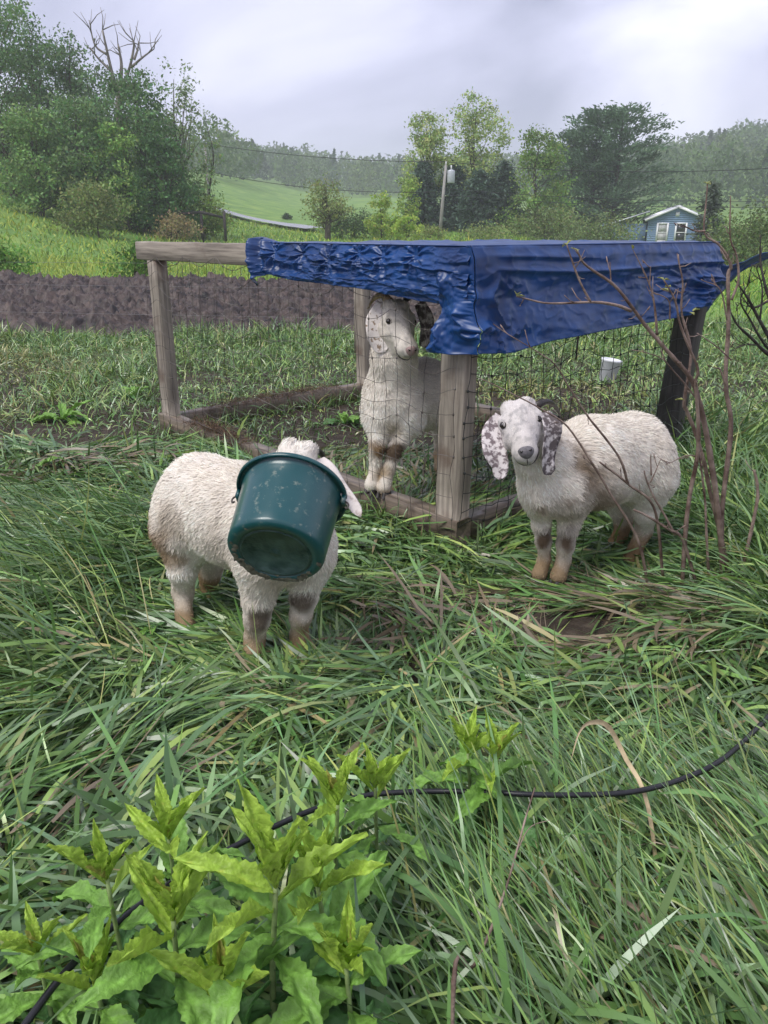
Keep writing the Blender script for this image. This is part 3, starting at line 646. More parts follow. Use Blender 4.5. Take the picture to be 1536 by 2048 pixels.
        np_o = add('nose', g.reshape(-1, 3), grid_faces(11, 11), nose_mat, root); t5 = np.linspace(0, 1, 5)
        for s in (-1, 1):
            mbx = MB(); mbx.tube(onto(.19 + 0 * t5, s * (.006 + .009 * t5), .010 - .010 * t5 + .014 * t5 * t5, .0045), [.001, .0032, .0036, .003, .001], 5); mbx.build('nostril', M['eye'], np_o)
        tm = np.linspace(-1, 1, 17); mbx = MB(); mbx.tube(onto(.175 - .045 * np.abs(tm) ** 1.5, tm * .036, -.030 + .012 * np.abs(tm) ** 2, .0012), 0.0026 * ms, 5); mbx.build('mouth', M['mouth'], root)
        mbx = MB(); tv = np.linspace(0, 1, 5); mbx.tube(onto(.18 - 0 * tv, 0 * tv, -.010 - .019 * tv, .001), .0015, 5); mbx.build('philtrum', M['mouth'], np_o)
    for nm, pts, wds, side, cup, mt in ears:
        v, fc = ear_mesh([W(*q) for q in pts], wds, side, cup); o = add('ear', v, fc, mt, root)
        if nm: o['label'] = nm
    for pts, rr, mt in horns:
        q = spline([W(*q) for q in pts], 14); mbx = MB(); t = np.linspace(0, 1, 14); mbx.tube(q, rr * (1 - 0.82 * t) * (1 + 0.05 * np.cos(t * 70)), 10); mbx.build('horn', mt, root)
    for ch in lchains:                        # cloven hooves
        p = ch[-1][0]; rr = ch[-1][1]; fw = norm(np.array((-bd[0], -bd[1], 0))); sd = np.array((-fw[1], fw[0], 0)); gz = p[2] - rr
        mbx = MB()
        for s in (-1, 1):
            c0 = np.array((p[0], p[1], gz)) + sd * s * rr * 0.46 + fw * rr * 0.25; V8 = []
            for zz, sc_ in ((0.0, 1.0), (0.55, 0.9), (1.0, 0.7)):
                th = np.arange(10) / 10 * 2 * math.pi
                V8.append(c0 + np.array((0, 0, 1)) * (zz * rr * 1.0 - 0.004) + (np.cos(th)[:, None] * fw * rr * 1.05 * sc_ - fw * zz * rr * .4) + np.sin(th)[:, None] * sd * rr * 0.5 * sc_)
            mbx.put(np.concatenate(V8), grid_faces(3, 10, 0, True))
        mbx.build('hoof', M['dark'], root)
    return root
tocam = lambda p: norm(np.array((0, 0, CAM_H)) - p)
DOWN = np.array((0, -0.342, -0.94)); RIGHT = np.array((1.0, 0, 0))
BROWN, DKBROWN, GREY = (0.23, 0.14, 0.06), (0.085, 0.05, 0.024), (0.22, 0.155, 0.09)
# --- right-hand goat, facing the camera
hc = W(1043, 862, 2.94)
goat('goat', 'white goat with grey speckled drooping ears facing the camera, right of the shelter',
     [[(1108, 950, 3.07, .125), (1178, 908, 3.22, .152), (1262, 898, 3.38, .168)], [(1118, 968, 3.09, .118), (1185, 945, 3.2, .148), (1255, 938, 3.36, .145)],
      [(1104, 945, 3.06, .112), (1083, 912, 3.02, .092), (1062, 878, 2.98, .072)], [(1292, 930, 3.36, .128), (1270, 930, 3.4, .15)], [(1088, 985, 3.04, .085), (1130, 985, 3.04, .09)]],
     [[(1078, 1000, 3.08, .062), (1083, 1050, 3.1, .041), (1087, 1083, 3.1, .037), (1089, 1118, 3.12, .030), (1079, 1147, 3.10, .037)],
      [(1143, 1000, 3.08, .074), (1137, 1052, 3.07, .050), (1131, 1090, 3.07, .043), (1127, 1122, 3.09, .034), (1117, 1151, 3.07, .040)],
      [(1296, 965, 3.35, .125), (1292, 1025, 3.33, .066), (1287, 1062, 3.38, .045), (1270, 1100, 3.34, .037), (1259, 1121, 3.30, .037)],
      [(1240, 985, 3.50, .10), (1247, 1045, 3.52, .048), (1242, 1068, 3.52, .038), (1229, 1088, 3.49, .038)]],
     dict(o=(1043, 858, 2.94), f=0.85 * tocam(hc) + 0.52 * DOWN + 0.10 * RIGHT, s=RIGHT + 0.28 * np.array((0, .3, .94)), sc=(.95, 1.18, 1.08)),
     [('grey speckled ear', [(1002, 832, 2.97), (986, 862, 2.95), (989, 900, 2.91), (1000, 932, 2.89), (997, 960, 2.88)], [.05, .085, .10, .066, .045], RIGHT + 0.2 * DOWN, 0.12, M['ear_spot']),
      ('darker speckled ear', [(1088, 824, 2.93), (1104, 856, 2.88), (1097, 900, 2.86), (1095, 930, 2.85), (1101, 950, 2.85)], [.05, .08, .078, .056, .045], RIGHT + np.array((0, .5, 0)), 0.14, M['ear_dark'])],
     [([(1072, 812, 3.0), (1095, 803, 3.04), (1112, 815, 3.10), (1120, 832, 3.14)], .017, M['dark'])],
     [(1165, 965, 3.06, .17, GREY, .85), (1140, 925, 3.05, .14, GREY, .75), (1190, 1000, 3.08, .14, GREY, .6), (1120, 1010, 3.0, .10, GREY, .55), (1095, 880, 2.98, .07, GREY, .6), (1088, 1080, 3.07, .065, DKBROWN, .95), (1132, 1085, 3.03, .075, DKBROWN, .95), (1085, 1015, 2.98, .055, BROWN, .7),
      (1340, 955, 3.4, .12, BROWN, .45), (1235, 1075, 3.5, .09, BROWN, .8), (1262, 1110, 3.3, .08, BROWN, .8), (1215, 1010, 3.1, .14, GREY, .35)],
     42000, M['nose'], 11, face_col=(0.72, 0.67, 0.63), back_dir=(.82, .57, 0))
# --- left-hand goat, head in the bucket
BAX = norm(np.array((-.13, -.867, -.48)))
goat('goat', 'white goat standing at the left with its head inside the green bucket',
     [[(555, 1062, 2.50, .135), (475, 1018, 2.65, .152), (405, 990, 2.79, .160)], [(560, 1082, 2.52, .13), (478, 1045, 2.66, .152), (410, 1020, 2.78, .150)],
      [(560, 1040, 2.48, .125), (578, 990, 2.43, .105), (588, 955, 2.38, .085)], [(378, 1040, 2.78, .130), (400, 1045, 2.8, .14)], [(525, 1065, 2.52, .125), (603, 1085, 2.53, .118)]],
     [[(522, 1130, 2.47, .095), (517, 1200, 2.47, .066), (514, 1238, 2.47, .054), (509, 1275, 2.49, .041), (508, 1301, 2.47, .042)],
      [(618, 1120, 2.51, .09), (607, 1195, 2.51, .056), (602, 1230, 2.51, .045), (598, 1270, 2.53, .036), (603, 1293, 2.51, .041)],
      [(368, 1075, 2.76, .115), (366, 1140, 2.73, .065), (366, 1185, 2.76, .046), (368, 1228, 2.70, .036), (373, 1252, 2.66, .037)],
      [(428, 1085, 2.94, .095), (420, 1150, 2.95, .05), (413, 1185, 2.97, .038), (417, 1206, 2.92, .037)]],
     dict(o=(589, 955, 2.335), f=BAX, s=RIGHT, sc=(.92, 1.0, .95)),
     [(None, [(638, 918, 2.36), (662, 945, 2.33), (690, 985, 2.30), (722, 1034, 2.26)], [.045, .055, .045, .03], (.6, .1, -.3), 0.1, M['ear_white']),
      (None, [(545, 925, 2.38), (522, 960, 2.40), (508, 1000, 2.40), (505, 1040, 2.38)], [.05, .062, .055, .04], (.6, .3, .2), 0.1, M['ear_white'])],
     [([(615, 908, 2.38), (634, 901, 2.42), (647, 915, 2.46), (650, 935, 2.48)], .016, M['dark']), ([(553, 915, 2.38), (534, 915, 2.42), (524, 930, 2.46)], .016, M['dark'])],
     [(332, 1070, 2.72, .15, (0.28, .18, .09), .9), (345, 1110, 2.68, .08, (0.36, .24, .13), .6), (518, 1243, 2.43, .08, DKBROWN, .85), (606, 1205, 2.46, .07, DKBROWN, .85), (600, 1150, 2.45, .06, BROWN, .5), (400, 1180, 2.95, .12, BROWN, .5), (355, 1040, 2.66, .12, (.5, .42, .32), .5), (470, 1090, 2.5, .14, (.52, .45, .36), .5), (560, 1160, 2.4, .08, (.5, .42, .3), .6)],
     46000, M['pinknose'], 12, back_dir=(-.78, .62, 0), show_face=False)
# --- goat inside the shelter, front feet on the bottom rail
hb = W(793, 652, 3.95)
goat('goat', 'white goat inside the shelter behind the netting, front feet on the bottom rail',
     [[(783, 795, 4.10, .145), (845, 780, 4.38, .165), (890, 780, 4.68, .160)], [(785, 820, 4.12, .14), (845, 800, 4.38, .16), (890, 805, 4.66, .15)],
      [(784, 770, 4.08, .135), (788, 715, 4.03, .105), (793, 672, 4.0, .082)], [(768, 825, 4.06, .11), (805, 825, 4.08, .115)]],
     [[(757, 850, 4.02, .075), (755, 880, 3.98, .052), (754, 897, 3.96, .045), (751, 938, 3.96, .035), (743, 970, 3.92, .042)],
      [(815, 850, 4.05, .078), (796, 885, 4.0, .054), (787, 905, 3.97, .046), (776, 942, 3.95, .036), (768, 976, 3.90, .043)],
      [(890, 845, 4.66, .10), (882, 885, 4.70, .05), (878, 910, 4.70, .038), (880, 940, 4.62, .040)],
      [(915, 845, 4.85, .10), (918, 880, 4.9, .05), (915, 905, 4.9, .038), (915, 930, 4.82, .040)]],
     dict(o=(793, 652, 3.96), f=0.60 * tocam(hb) + 0.66 * DOWN + 0.36 * RIGHT, s=RIGHT + np.array((0, .45, -.12)), sc=(1.05, 1.22, 1.12)),
     [('pale freckled ear', [(765, 606, 3.99), (752, 640, 3.95), (756, 675, 3.93), (768, 706, 3.92)], [.06, .10, .105, .07], RIGHT + 0.1 * DOWN, 0.13, M['ear_pale']),
      ('dark speckled ear', [(838, 606, 4.05), (852, 640, 4.06), (852, 675, 4.05), (848, 696, 4.05)], [.06, .085, .085, .06], RIGHT + np.array((0, .5, 0)), 0.13, M['ear_dark'])],
     [([(778, 603, 4.0), (765, 590, 4.04), (748, 597, 4.08), (736, 618, 4.1)], .024, M['horn']), ([(812, 598, 4.02), (826, 592, 4.08), (842, 602, 4.14), (850, 618, 4.18)], .017, M['dark'])],
     [(785, 850, 4.0, .09, (.45, .36, .22), .6), (755, 900, 3.94, .07, BROWN, .95), (790, 903, 3.94, .08, DKBROWN, .95), (870, 780, 4.25, .25, (.5, .45, .4), .35), (752, 950, 3.95, .07, (.35, .25, .13), .6), (775, 945, 3.95, .08, (.33, .23, .12), .7)],  # stained chest and muddy legs; the wide grey flank patch is painted shade
     38000, M['pinknose'], 13, back_dir=(.5, .87, 0))

# ------------------------------------------------------------------ bucket on the left goat's head
def bucket():
    rim = W(585, 985, 2.32); ax = BAX                                   # ax points from rim to base
    X = norm(np.cross(ax, np.array((0, 0, 1.0)))); Yv = np.cross(ax, X)
    def tr(v): return rim + v[:, :1] * X + v[:, 1:2] * Yv + v[:, 2:3] * ax
    root = thing('bucket', 'dark green plastic feed bucket stuck over the head of the left goat', 'bucket', rim)
    m, n, l, p = mat('green_bucket_plastic'); tcn = n.new('ShaderNodeTexCoord')
    nz = n.new('ShaderNodeTexNoise'); nz.inputs['Scale'].default_value = 34; nz.inputs['Detail'].default_value = 8; nz.inputs['Roughness'].default_value = 0.7; l.new(tcn.outputs['Object'], nz.inputs['Vector'])
    rp = n.new('ShaderNodeValToRGB'); el = rp.color_ramp.elements; el[0].position = 0.57; el[0].color = (0.004, 0.062, 0.066, 1); el[1].position = 0.66; el[1].color = (0.13, 0.17, 0.14, 1)
    l.new(nz.outputs['Fac'], rp.inputs[0]); l.new(rp.outputs[0], p.inputs['Base Color'])
    p.inputs['Roughness'].default_value = 0.3; p.inputs['Specular IOR Level'].default_value = 0.55; p.inputs['Coat Weight'].default_value = 0.15; p.inputs['Coat Roughness'].default_value = 0.12
    n3 = n.new('ShaderNodeTexNoise'); n3.inputs['Scale'].default_value = 9; n3.inputs['Detail'].default_value = 2; l.new(tcn.outputs['Object'], n3.inputs['Vector'])
    bn = n.new('ShaderNodeBump'); bn.inputs['Strength'].default_value = 0.12; bn.inputs['Distance'].default_value = 0.02; l.new(n3.outputs['Fac'], bn.inputs['Height']); l.new(bn.outputs[0], p.inputs['Normal'])
    M['bucket'] = m
    M['bucket_base'] = plain('scuffed_green_base', (0.008, 0.06, 0.058), 0.42, 0.5, var=0.3, scale=24, c2=(0.06, 0.11, 0.095), bump=0.3, bscale=60)
    M['bucket_mud'] = plain('dried_mud', (0.16, 0.15, 0.11), 0.85, 0.2, var=0.3, scale=70, bump=0.6, bscale=200)
    RT, RB, D = 0.158, 0.143, 0.250
    prof = [(RT - .004, 0.0), (RT - .004, .004), (RB - .006, D - .012), (RB - .03, D - .008)]
    outer = [(RT + .018, -.002), (RT + .020, .001), (RT + .020, .012), (RT + .014, .014), (RT + .013, .004), (RT + .001, .004), (RT + .0005, .03)]
    for t in np.linspace(.15, .93, 8): outer.append((RT + (RB + .004 - RT) * t, D * t))
    outer += [(RB + .003, D - .010), (RB - .003, D - .003), (RB - .012, D), (RB - .030, D)]
    inner = [(RB - .03, D - .006), (RB - .008, D - .010), (RT - .004, .01), (RT - .003, -.002), (RT + .018, -.002)]
    v, fc = lathe(outer + inner, 72); add('wall', tr(v), fc, m, root)
    # base: recessed disc with a raised ring and moulding point
    pr = [(RB - .0302, D - .001), (RB - .032, D - .004), (RB - .036, D - .004), (RB - .038, D - .0005), (RB - .042, D - .0005), (RB - .044, D - .005), (.02, D - .006), (.012, D - .006), (.010, D - .003), (.004, D - .003), (.0002, D - .001)]
    v, fc = lathe(pr, 72); b = add('base', tr(v), fc, M['bucket_base'], root)
    # crescent of dried mud on the rim of the base
    mbx = MB(); r2 = np.random.default_rng(4)
    for k in range(46):
        th = r2.normal(0.9, 0.75); q = np.array([[(RB - .018 + r2.normal() * .006) * math.cos(th), (RB - .018 + r2.normal() * .006) * math.sin(th), D + .001]])
        c0 = tr(q)[0]; nn = 7; a_ = np.arange(nn) / nn * 2 * math.pi; rr = (0.003 + .005 * r2.random()) * (0.6 + 0.8 * r2.random(nn))
        ring = c0 + (rr * np.cos(a_))[:, None] * X * (1 + .8 * abs(math.sin(th))) + (rr * np.sin(a_))[:, None] * Yv * (1 + .8 * abs(math.cos(th)))
        vv = np.concatenate([ring, [c0 + ax * 0.003]]); mbx.put(vv, np.array([[i, (i + 1) % nn, nn] for i in range(nn)]))
    tag(mbx.build('dried_mud', M['bucket_mud'], b), kind='stuff')
    # ears for the bail and the bail itself, hanging behind the rim
    for s in (-1, 1):
        mbx = MB(); c0 = tr(np.array([[s * (RT + .012), 0.0, .025]]))[0]
        mbx.box(c0, [X, Yv, ax], (.006, .016, .014)); mbx.build('handle_lug', m, root, False)
        mbx = MB(); hook = np.array([(s * (RT + .006), 0, .03), (s * (RT + .022), 0, .030), (s * (RT + .030), .0, .042), (s * (RT + .026), 0, .056), (s * (RT + .020), 0, .050)])
        mbx.tube(tr(spline(hook, 14)), .003, 6); mbx.build('wire_hook', M['wire'], root)
    return root
bucket()

# ------------------------------------------------------------------ grass
GREENS = np.array((1.14, 1.30, 1.02)) * np.array([(0.085, 0.150, 0.052), (0.115, 0.195, 0.068), (0.140, 0.200, 0.110), (0.185, 0.255, 0.082), (0.270, 0.315, 0.110), (0.33, 0.29, 0.15), (0.27, 0.20, 0.11)])
def pick(n, w, r):
    w = np.asarray(w, float); c = GREENS[r.choice(len(GREENS), n, p=w / w.sum())]; return c * (0.55 + 0.9 * r.random((n, 1)) ** 1.2) * (1 + 0.07 * r.normal(size=(n, 3)) * np.array((1, .4, 1)))
def blades(P, az, e0, bend, L, wd, col, segs, r, kink=0.0):
    """P roots; az heading; e0 start elevation; bend total change of elevation (radians); returns verts, quads, tris, colours"""
    n = len(P); d = np.stack([np.cos(az), np.sin(az), 0 * az], 1); side = np.stack([-np.sin(az), np.cos(az), 0 * az], 1)
    pts = [P]; tang = []; bw = np.linspace(0, 1, segs + 1); wob = r.normal(size=n) * 0.25
    kp = r.integers(1, max(2, segs), n); ka = np.where(r.random(n) < kink, r.normal(size=n) * 0.9 - 0.5, 0)
    cur = P.copy()
    for k in range(segs):
        e = e0 - bend * (k + 0.5) / segs + ka * (k >= kp); a2 = wob * (k / segs)
        dd = d * np.cos(a2)[:, None] + side * np.sin(a2)[:, None]
        t = dd * np.cos(e)[:, None] + np.array((0, 0, 1.0)) * np.sin(e)[:, None]
        cur = cur + t * (L / segs)[:, None]; gz = tz(cur[:, 0], cur[:, 1]) if False else P0z(P)
        cur[:, 2] = np.maximum(cur[:, 2], gz + 0.004); pts.append(cur.copy()); tang.append(t)
    tang.append(tang[-1]); tw = r.normal(size=n) * 0.55
    V = []; wprof = np.interp(bw, [0, .15, .5, .8, 1], [.65, .95, 1, .72, .0])
    for k in range(segs + 1):
        N = np.cross(side, tang[k]); t2 = tw + 0.9 * wob * k / segs; sv = side * np.cos(t2)[:, None] + N * np.sin(t2)[:, None]
        if k < segs: V += [pts[k] - sv * (wd * wprof[k] / 2)[:, None], pts[k] + sv * (wd * wprof[k] / 2)[:, None]]
        else: V += [pts[k]]
    V = np.stack(V, 1); nv = 2 * segs + 1; i = np.arange(n)[:, None] * nv
    F4 = np.concatenate([i + np.array([[2 * k, 2 * k + 1, 2 * k + 3, 2 * k + 2]]) for k in range(segs - 1)]) if segs > 1 else np.zeros((0, 4), int)
    F3 = i + np.array([[2 * segs - 2, 2 * segs - 1, 2 * segs]])
    return V.reshape(-1, 3), F4, F3, np.repeat(np.clip(col, 0.01, .8), nv, 0)
def P0z(P): return np.minimum(P[:, 2], 0.0 * P[:, 2] + tz(P[:, 0], P[:, 1]))
class Grass:
    def __init__(s): s.p = []; s.n = 0
    def put(s, *a, **k):
        V, F4, F3, C = blades(*a, **k); s.p.append((V, F4 + s.n, F3 + s.n, C)); s.n += len(V)
    def build(s, name, mt):
        F = [np.concatenate([q[1] for q in s.p]), np.concatenate([q[2] for q in s.p])]
        return add(name, np.concatenate([q[0] for q in s.p]), [f_ for f_ in F if len(f_)], mt, None, np.concatenate([q[3] for q in s.p]))
def wedge(n, y0, y1, r, wide=0.62, pad=0.35, pw=1.0):
    y = np.sqrt(y0 ** 2 + (y1 ** 2 - y0 ** 2) * r.random(n) ** pw); x = (r.random(n) * 2 - 1) * (y * wide + pad); return x, y
# bare patches: (x, y, rx, ry)
m1 = G(1110, 1255); m2 = G(225, 938); m3 = G(30, 1740)
BARE = [(m1[0], m1[1], .44, .22), (m2[0], m2[1], .30, .12), (G(20, 970)[0], G(20, 970)[1], .18, .08), (G(1400, 1900)[0], G(1400, 1900)[1], .16, .10), (G(230, 1640)[0], G(230, 1640)[1], .09, .06), (G(70, 1700)[0], G(70, 1700)[1], .08, .06)]
BEAMS = [(S(0, .05, 0), S(LA, .05, 0)), (S(.05, 0, 0), S(.05, LB, 0)), (S(LA - .05, 0, 0), S(LA - .05, LB, 0)), (S(0, LB - .05, 0), S(LA, LB - .05, 0))]
def thin(x, y, r):
    k = np.ones(len(x))
    for bx_, by_, rx, ry in BARE: k *= sstep(0.55, 1.15, np.hypot((x - bx_) / rx, (y - by_) / ry) + 0.25 * n2(x, y, 8, 9, 2))
    for p, q in BEAMS:
        ab = (q - p)[:2]; t = np.clip(((x - p[0]) * ab[0] + (y - p[1]) * ab[1]) / (ab @ ab), 0, 1); k *= np.hypot(x - p[0] - t * ab[0], y - p[1] - t * ab[1]) > 0.065
    k *= ~((y > 11.4 + 0.08 * (x + 4)) & (y < 19.6 + np.clip(x + 4, -9, 6) * -.15) & (x > -15) & (x < 2.6))
    return r.random(len(x)) < k
def sh_ab(x, y):
    q = np.stack([x, y], -1) - Cc; return q @ da, q @ db
def zones(x, y):
    """tall: standing grass; flat: trodden mat (0..1)"""
    a, b = sh_ab(x, y)
    inside = (sstep(0, .15, a) * (1 - sstep(LA - .15, LA, a)) * sstep(0, .15, b) * (1 - sstep(LB - .15, LB, b)))
    right = sstep(1.15, 1.6, x - 0.12 * (y - 2)) * sstep(1.9, 2.3, y)
    lft = sstep(0.72, 1.0, -x - 0.08 * (y - 2)) * sstep(1.75, 2.1, y) * (1 - sstep(3.4, 4.2, y))
    fg = 1 - sstep(1.35, 1.75, y + 0.1 * n2(x, y, 2, 4, 2))
    fgr = fg * sstep(-0.1, .35, x)
    beyond = np.maximum(sstep(3.6, 4.6, y), 0) * (1 - right)
    return inside, right, lft, fg, fgr, beyond
def heading(x, y, r, spread):
    flow = math.pi * 0.95 * n2(x, y, 0.9, 33, 2) + 0.8 * n2(x, y, 2.6, 34, 2)
    ins, right, lft, fg, fgr, bey = zones(x, y)
    base = flow + np.where(n2(x, y, 1.1, 35, 1) > 0.0, 0.15, math.pi + 0.25)
    base = np.where(lft > .4, math.pi + 0.35 + 0.5 * flow * .4, base); base = np.where(fgr > .45, math.radians(128) + 0.3 * flow, base)
    return base + r.normal(size=len(x)) * spread
r = np.random.default_rng(101)
gr_near = Grass()
# 1. trodden, lodged mat
x, y = wedge(66000, 0.95, 5.2, r, 0.60, .3)
k = thin(x, y, r) & (r.random(66000) > .42 * zones(x, y)[3]); x, y = x[k], y[k]; n = len(x)
ins, right, lft, fg, fgr, bey = zones(x, y)
lay = np.where(r.random(n) < .58, .28 * r.random(n), .3 + .95 * r.random(n)) * (0.08 + 0.05 * lft + 0.05 * fg - 0.05 * ins) * (0.6 + 0.5 * (n2(x, y, 1.6, 44, 2) + .6))
P = np.stack([x, y, tz(x, y) + lay], 1)
FE = np.array([q[:2] for q in FEET[:8]]); fd = np.min(np.hypot(x[:, None] - FE[None, :, 0], y[:, None] - FE[None, :, 1]), axis=1)
P[:, 2] -= lay * 0.92 * (1 - sstep(.18, .5, fd))
L = (0.12 + 0.24 * r.random(n)) * (1 - .3 * ins); wd = np.where(r.random(n) < .33, 0.0034, 0.0095 + 0.0065 * r.random(n)) * (1 + 0.06 * (y - 2))
az = heading(x, y, r, 0.55); e0 = (np.abs(r.normal(size=n)) * 0.26 + 0.05) * (0.15 + 0.85 * sstep(.16, .45, fd)); bend = e0 * 1.3 + r.normal(size=n) * 0.25
col = pick(n, (3, 4.5, 4, 2.6, 1.1, .35, .22), r); dry = (r.random(n) < (0.30 * ins + 0.06 * sstep(.0, .5, n2(x, y, 2.2, 55, 2))))
col[dry] = np.array((0.30, 0.25, 0.14)) * (0.6 + 0.6 * r.random((dry.sum(), 1)))
near_b = np.min([np.hypot((x - q[0]) / (q[2] * 1.8), (y - q[1]) / (q[3] * 1.8)) for q in BARE], axis=0) < 1
dd = near_b & (r.random(n) < .4); col[dd] = np.array((0.27, 0.21, 0.13)) * (0.5 + 0.7 * r.random((dd.sum(), 1)))
gr_near.put(P, az, e0, bend, L, wd, col, 4, r, kink=0.15)
tag(gr_near.build('trodden_grass', M['blade']), 'flattened wet green grass trodden into a mat around the goats', 'grass', kind='stuff')
# 2. standing and leaning grass: foreground, right side, left tussock
gt = Grass()
def stand(n, fx, L0, L1, W0, W1, e_mu, e_sd, b_mu, b_sd, wcol, spread=1.2, segs=5, az=None, kink=0.12):
    x, y = fx(n); fd = np.min(np.hypot(x[:, None] - FE[None, :, 0], y[:, None] - FE[None, :, 1] + .06), axis=1)
    k = thin(x, y, r) & (r.random(n) < sstep(.16, .42, fd) + 0.02); x, y = x[k], y[k]; n = len(x)
    P = np.stack([x, y, tz(x, y)], 1); L = L0 + (L1 - L0) * r.random(n)
    a = heading(x, y, r, spread) if az is None else az + r.normal(size=n) * spread
    e0 = np.clip(e_mu + r.normal(size=n) * e_sd, 0.05, 1.56); gt.put(P, a, e0, b_mu + r.normal(size=n) * b_sd, L, W0 + (W1 - W0) * r.random(n), pick(n, wcol, r), segs, r, kink=kink)
def mask(f):
    def g(n):
        X, Y = [], []; m_ = 0
        while m_ < n:
            x, y = f(n); X.append(x); Y.append(y); m_ += len(x)
        return np.concatenate(X)[:n], np.concatenate(Y)[:n]
    return g
def zone_pts(which, y0, y1, th):
    def f(n):
        x, y = wedge(n, y0, y1, r, .62, .4); z = zones(x, y)[which]; k = r.random(n) < sstep(th, 1, z) + 0.0; return x[k], y[k]
    return mask(f)
stand(1900, zone_pts(4, .75, 1.75, .1), .32, .60, .0032, .0056, .72, .25, .75, .35, (2, 4, 3, 3.2, 1.6, .3, .1), .28, az=math.radians(125))     # thin stems leaning up-left, bottom right
stand(2900, zone_pts(3, .70, 1.6, .1), .22, .50, .009, .019, .80, .3, 1.35, .5, (3, 5, 5, 2, .6, .1, .05), 1.6)
stand(5600, zone_pts(1, 1.95, 5.5, .1), .25, .60, .006, .012, 1.1, .28, 1.15, .45, (3, 5, 3, 3, 1.4, .25, .1), 1.3)
stand(4200, zone_pts(2, 1.7, 4.0, .1), .28, .62, .004, .010, .85, .3, .95, .4, (2, 4.5, 4, 3, 1.8, .35, .1), .55, az=math.pi + .5)
# yellow-green tussock by the left goat's hind leg
tu = G(270, 1290)
def tus(n): a_ = r.random(n) * 6.28; q = np.abs(r.normal(size=n)) * .07; return tu[0] + np.cos(a_) * q, tu[1] + np.sin(a_) * q
stand(420, tus, .25, .48, .003, .006, 1.0, .25, .7, .3, (0, 1, 1, 4, 6, 2, .4), .45, az=math.pi * 0.86)
# scattered tall single stems in the mid ground
stand(500, lambda n: wedge(n, 1.3, 4.4, r, .6, .3), .15, .34, .003, .007, .7, .35, .9, .5, (2, 4, 3, 3, 2, .3, .1), 1.5)
# fringe round the shelter's rails
def fringe(n):
    i = r.integers(0, 4, n); t = r.random(n); s_ = np.where(r.random(n) < .5, 1, -1) * (0.09 + .06 * r.random(n))
    p = np.array([BEAMS[j][0][:2] for j in i]); q = np.array([BEAMS[j][1][:2] for j in i]); d_ = norm(q - p); nn = np.stack([-d_[:, 1], d_[:, 0]], 1); z = p + (q - p) * t[:, None] + nn * s_[:, None]; return z[:, 0], z[:, 1]
stand(2300, fringe, .10, .26, .004, .008, 1.0, .35, 1.1, .5, (3, 5, 3, 3, 1.2, .4, .2), 2.0)
tag(gt.build('tall_grass', M['blade']), 'long standing grass leaning over in the foreground and along both sides', 'grass', kind='stuff')
# 3. pasture between the shelter and the soil bed
gp = Grass(); gt = gp
x, y = wedge(62000, 3.7, 12.2, r, .66, .3, .85); k = thin(x, y, r); x, y = x[k], y[k]; n = len(x)
clump = n2(x, y, 1.5, 66, 3); keep = r.random(n) < 0.75 + 0.9 * (clump + .2); x, y, clump = x[keep], y[keep], clump[keep]; n = len(x)
P = np.stack([x, y, tz(x, y)], 1); tall = (0.5 + 0.9 * sstep(-.2, .5, clump) + 0.8 * sstep(9.8, 11.2, y)) * (1 - .45 * zones(x, y)[0])
col = pick(n, (2, 4.5, 2, 4.5, 2.4, .5, .2), r); yel = n2(x, y, .55, 68, 2); dm = r.random(n) < 0.5 * sstep(.15, .5, yel); col[dm] = np.array((.27, .27, .09)) * (.7 + .6 * r.random((dm.sum(), 1)))
gp.put(P, r.random(n) * 6.28, np.clip(.95 + .35 * r.normal(size=n), .2, 1.5), 1.0 + .5 * r.normal(size=n), (.09 + .15 * r.random(n)) * tall, (.006 + .006 * r.random(n)) * (1 + .06 * (y - 5)), col, 3, r, kink=0.1)
tag(gp.build('pasture_grass', M['blade']), 'mixed short pasture grass between the shelter and the tilled soil', 'grass', kind='stuff')
# 4. hillside meadow beyond the bed
gm = Grass()
def meadow(n, y0, y1, pw, h0, h1, w0, w1, seg=2):
    x, y = wedge(n, y0, y1, r, .70, 1.0, pw); k = thin(x, y, r); x, y = x[k], y[k]; n = len(x)
    P = np.stack([x, y, tz(x, y) - .02], 1); big = n2(x, y, .12, 71, 3); mid = n2(x, y, .6, 72, 2)
    c = pick(n, (2, 4, .6, 5, 3, .2, .05), r) * np.array((1.2, 1.25, .8)); yl = r.random(n) < np.clip(.25 + .8 * (big + .1), 0, .75); c[yl] = np.array((.36, .42, .075)) * (.7 + .6 * r.random((yl.sum(), 1)))
    sp = r.random(n) < .02; c[sp] = np.array((.55, .5, .06))
    gm.put(P, r.random(n) * 6.28, np.clip(1.15 + .3 * r.normal(size=n), .3, 1.5), .8 + .4 * r.normal(size=n), (h0 + (h1 - h0) * r.random(n)) * (1 + .7 * mid), w0 + (w1 - w0) * r.random(n), c, seg, r)
meadow(9000, 11.8, 18.4, 1.0, .12, .38, .012, .022, 3)
meadow(30000, 18.0, 34, 1.0, .18, .5, .015, .035, 3)
meadow(48000, 34, 80, 1.0, .18, .45, .035, .08)
# bright low weeds in a band along the far edge of the bed
x = -14 + 18 * r.random(9000); y = 19.8 + np.clip(x + 4, -9, 6) * -.15 + np.abs(r.normal(size=9000)) * .55
P = np.stack([x, y, tz(x, y)], 1); n = len(x)
gm.put(P, r.random(n) * 6.28, np.clip(1 + .4 * r.normal(size=n), .2, 1.5), 1.0 + .4 * r.normal(size=n), .16 + .22 * r.random(n), .03 + .03 * r.random(n), np.array((.36, .50, .05)) * (.7 + .6 * r.random((n, 1))), 2, r)
tag(gm.build('meadow_grass', M['meadow']), 'bright yellow green meadow grass covering the hillside beyond the soil bed', 'grass', kind='stuff')

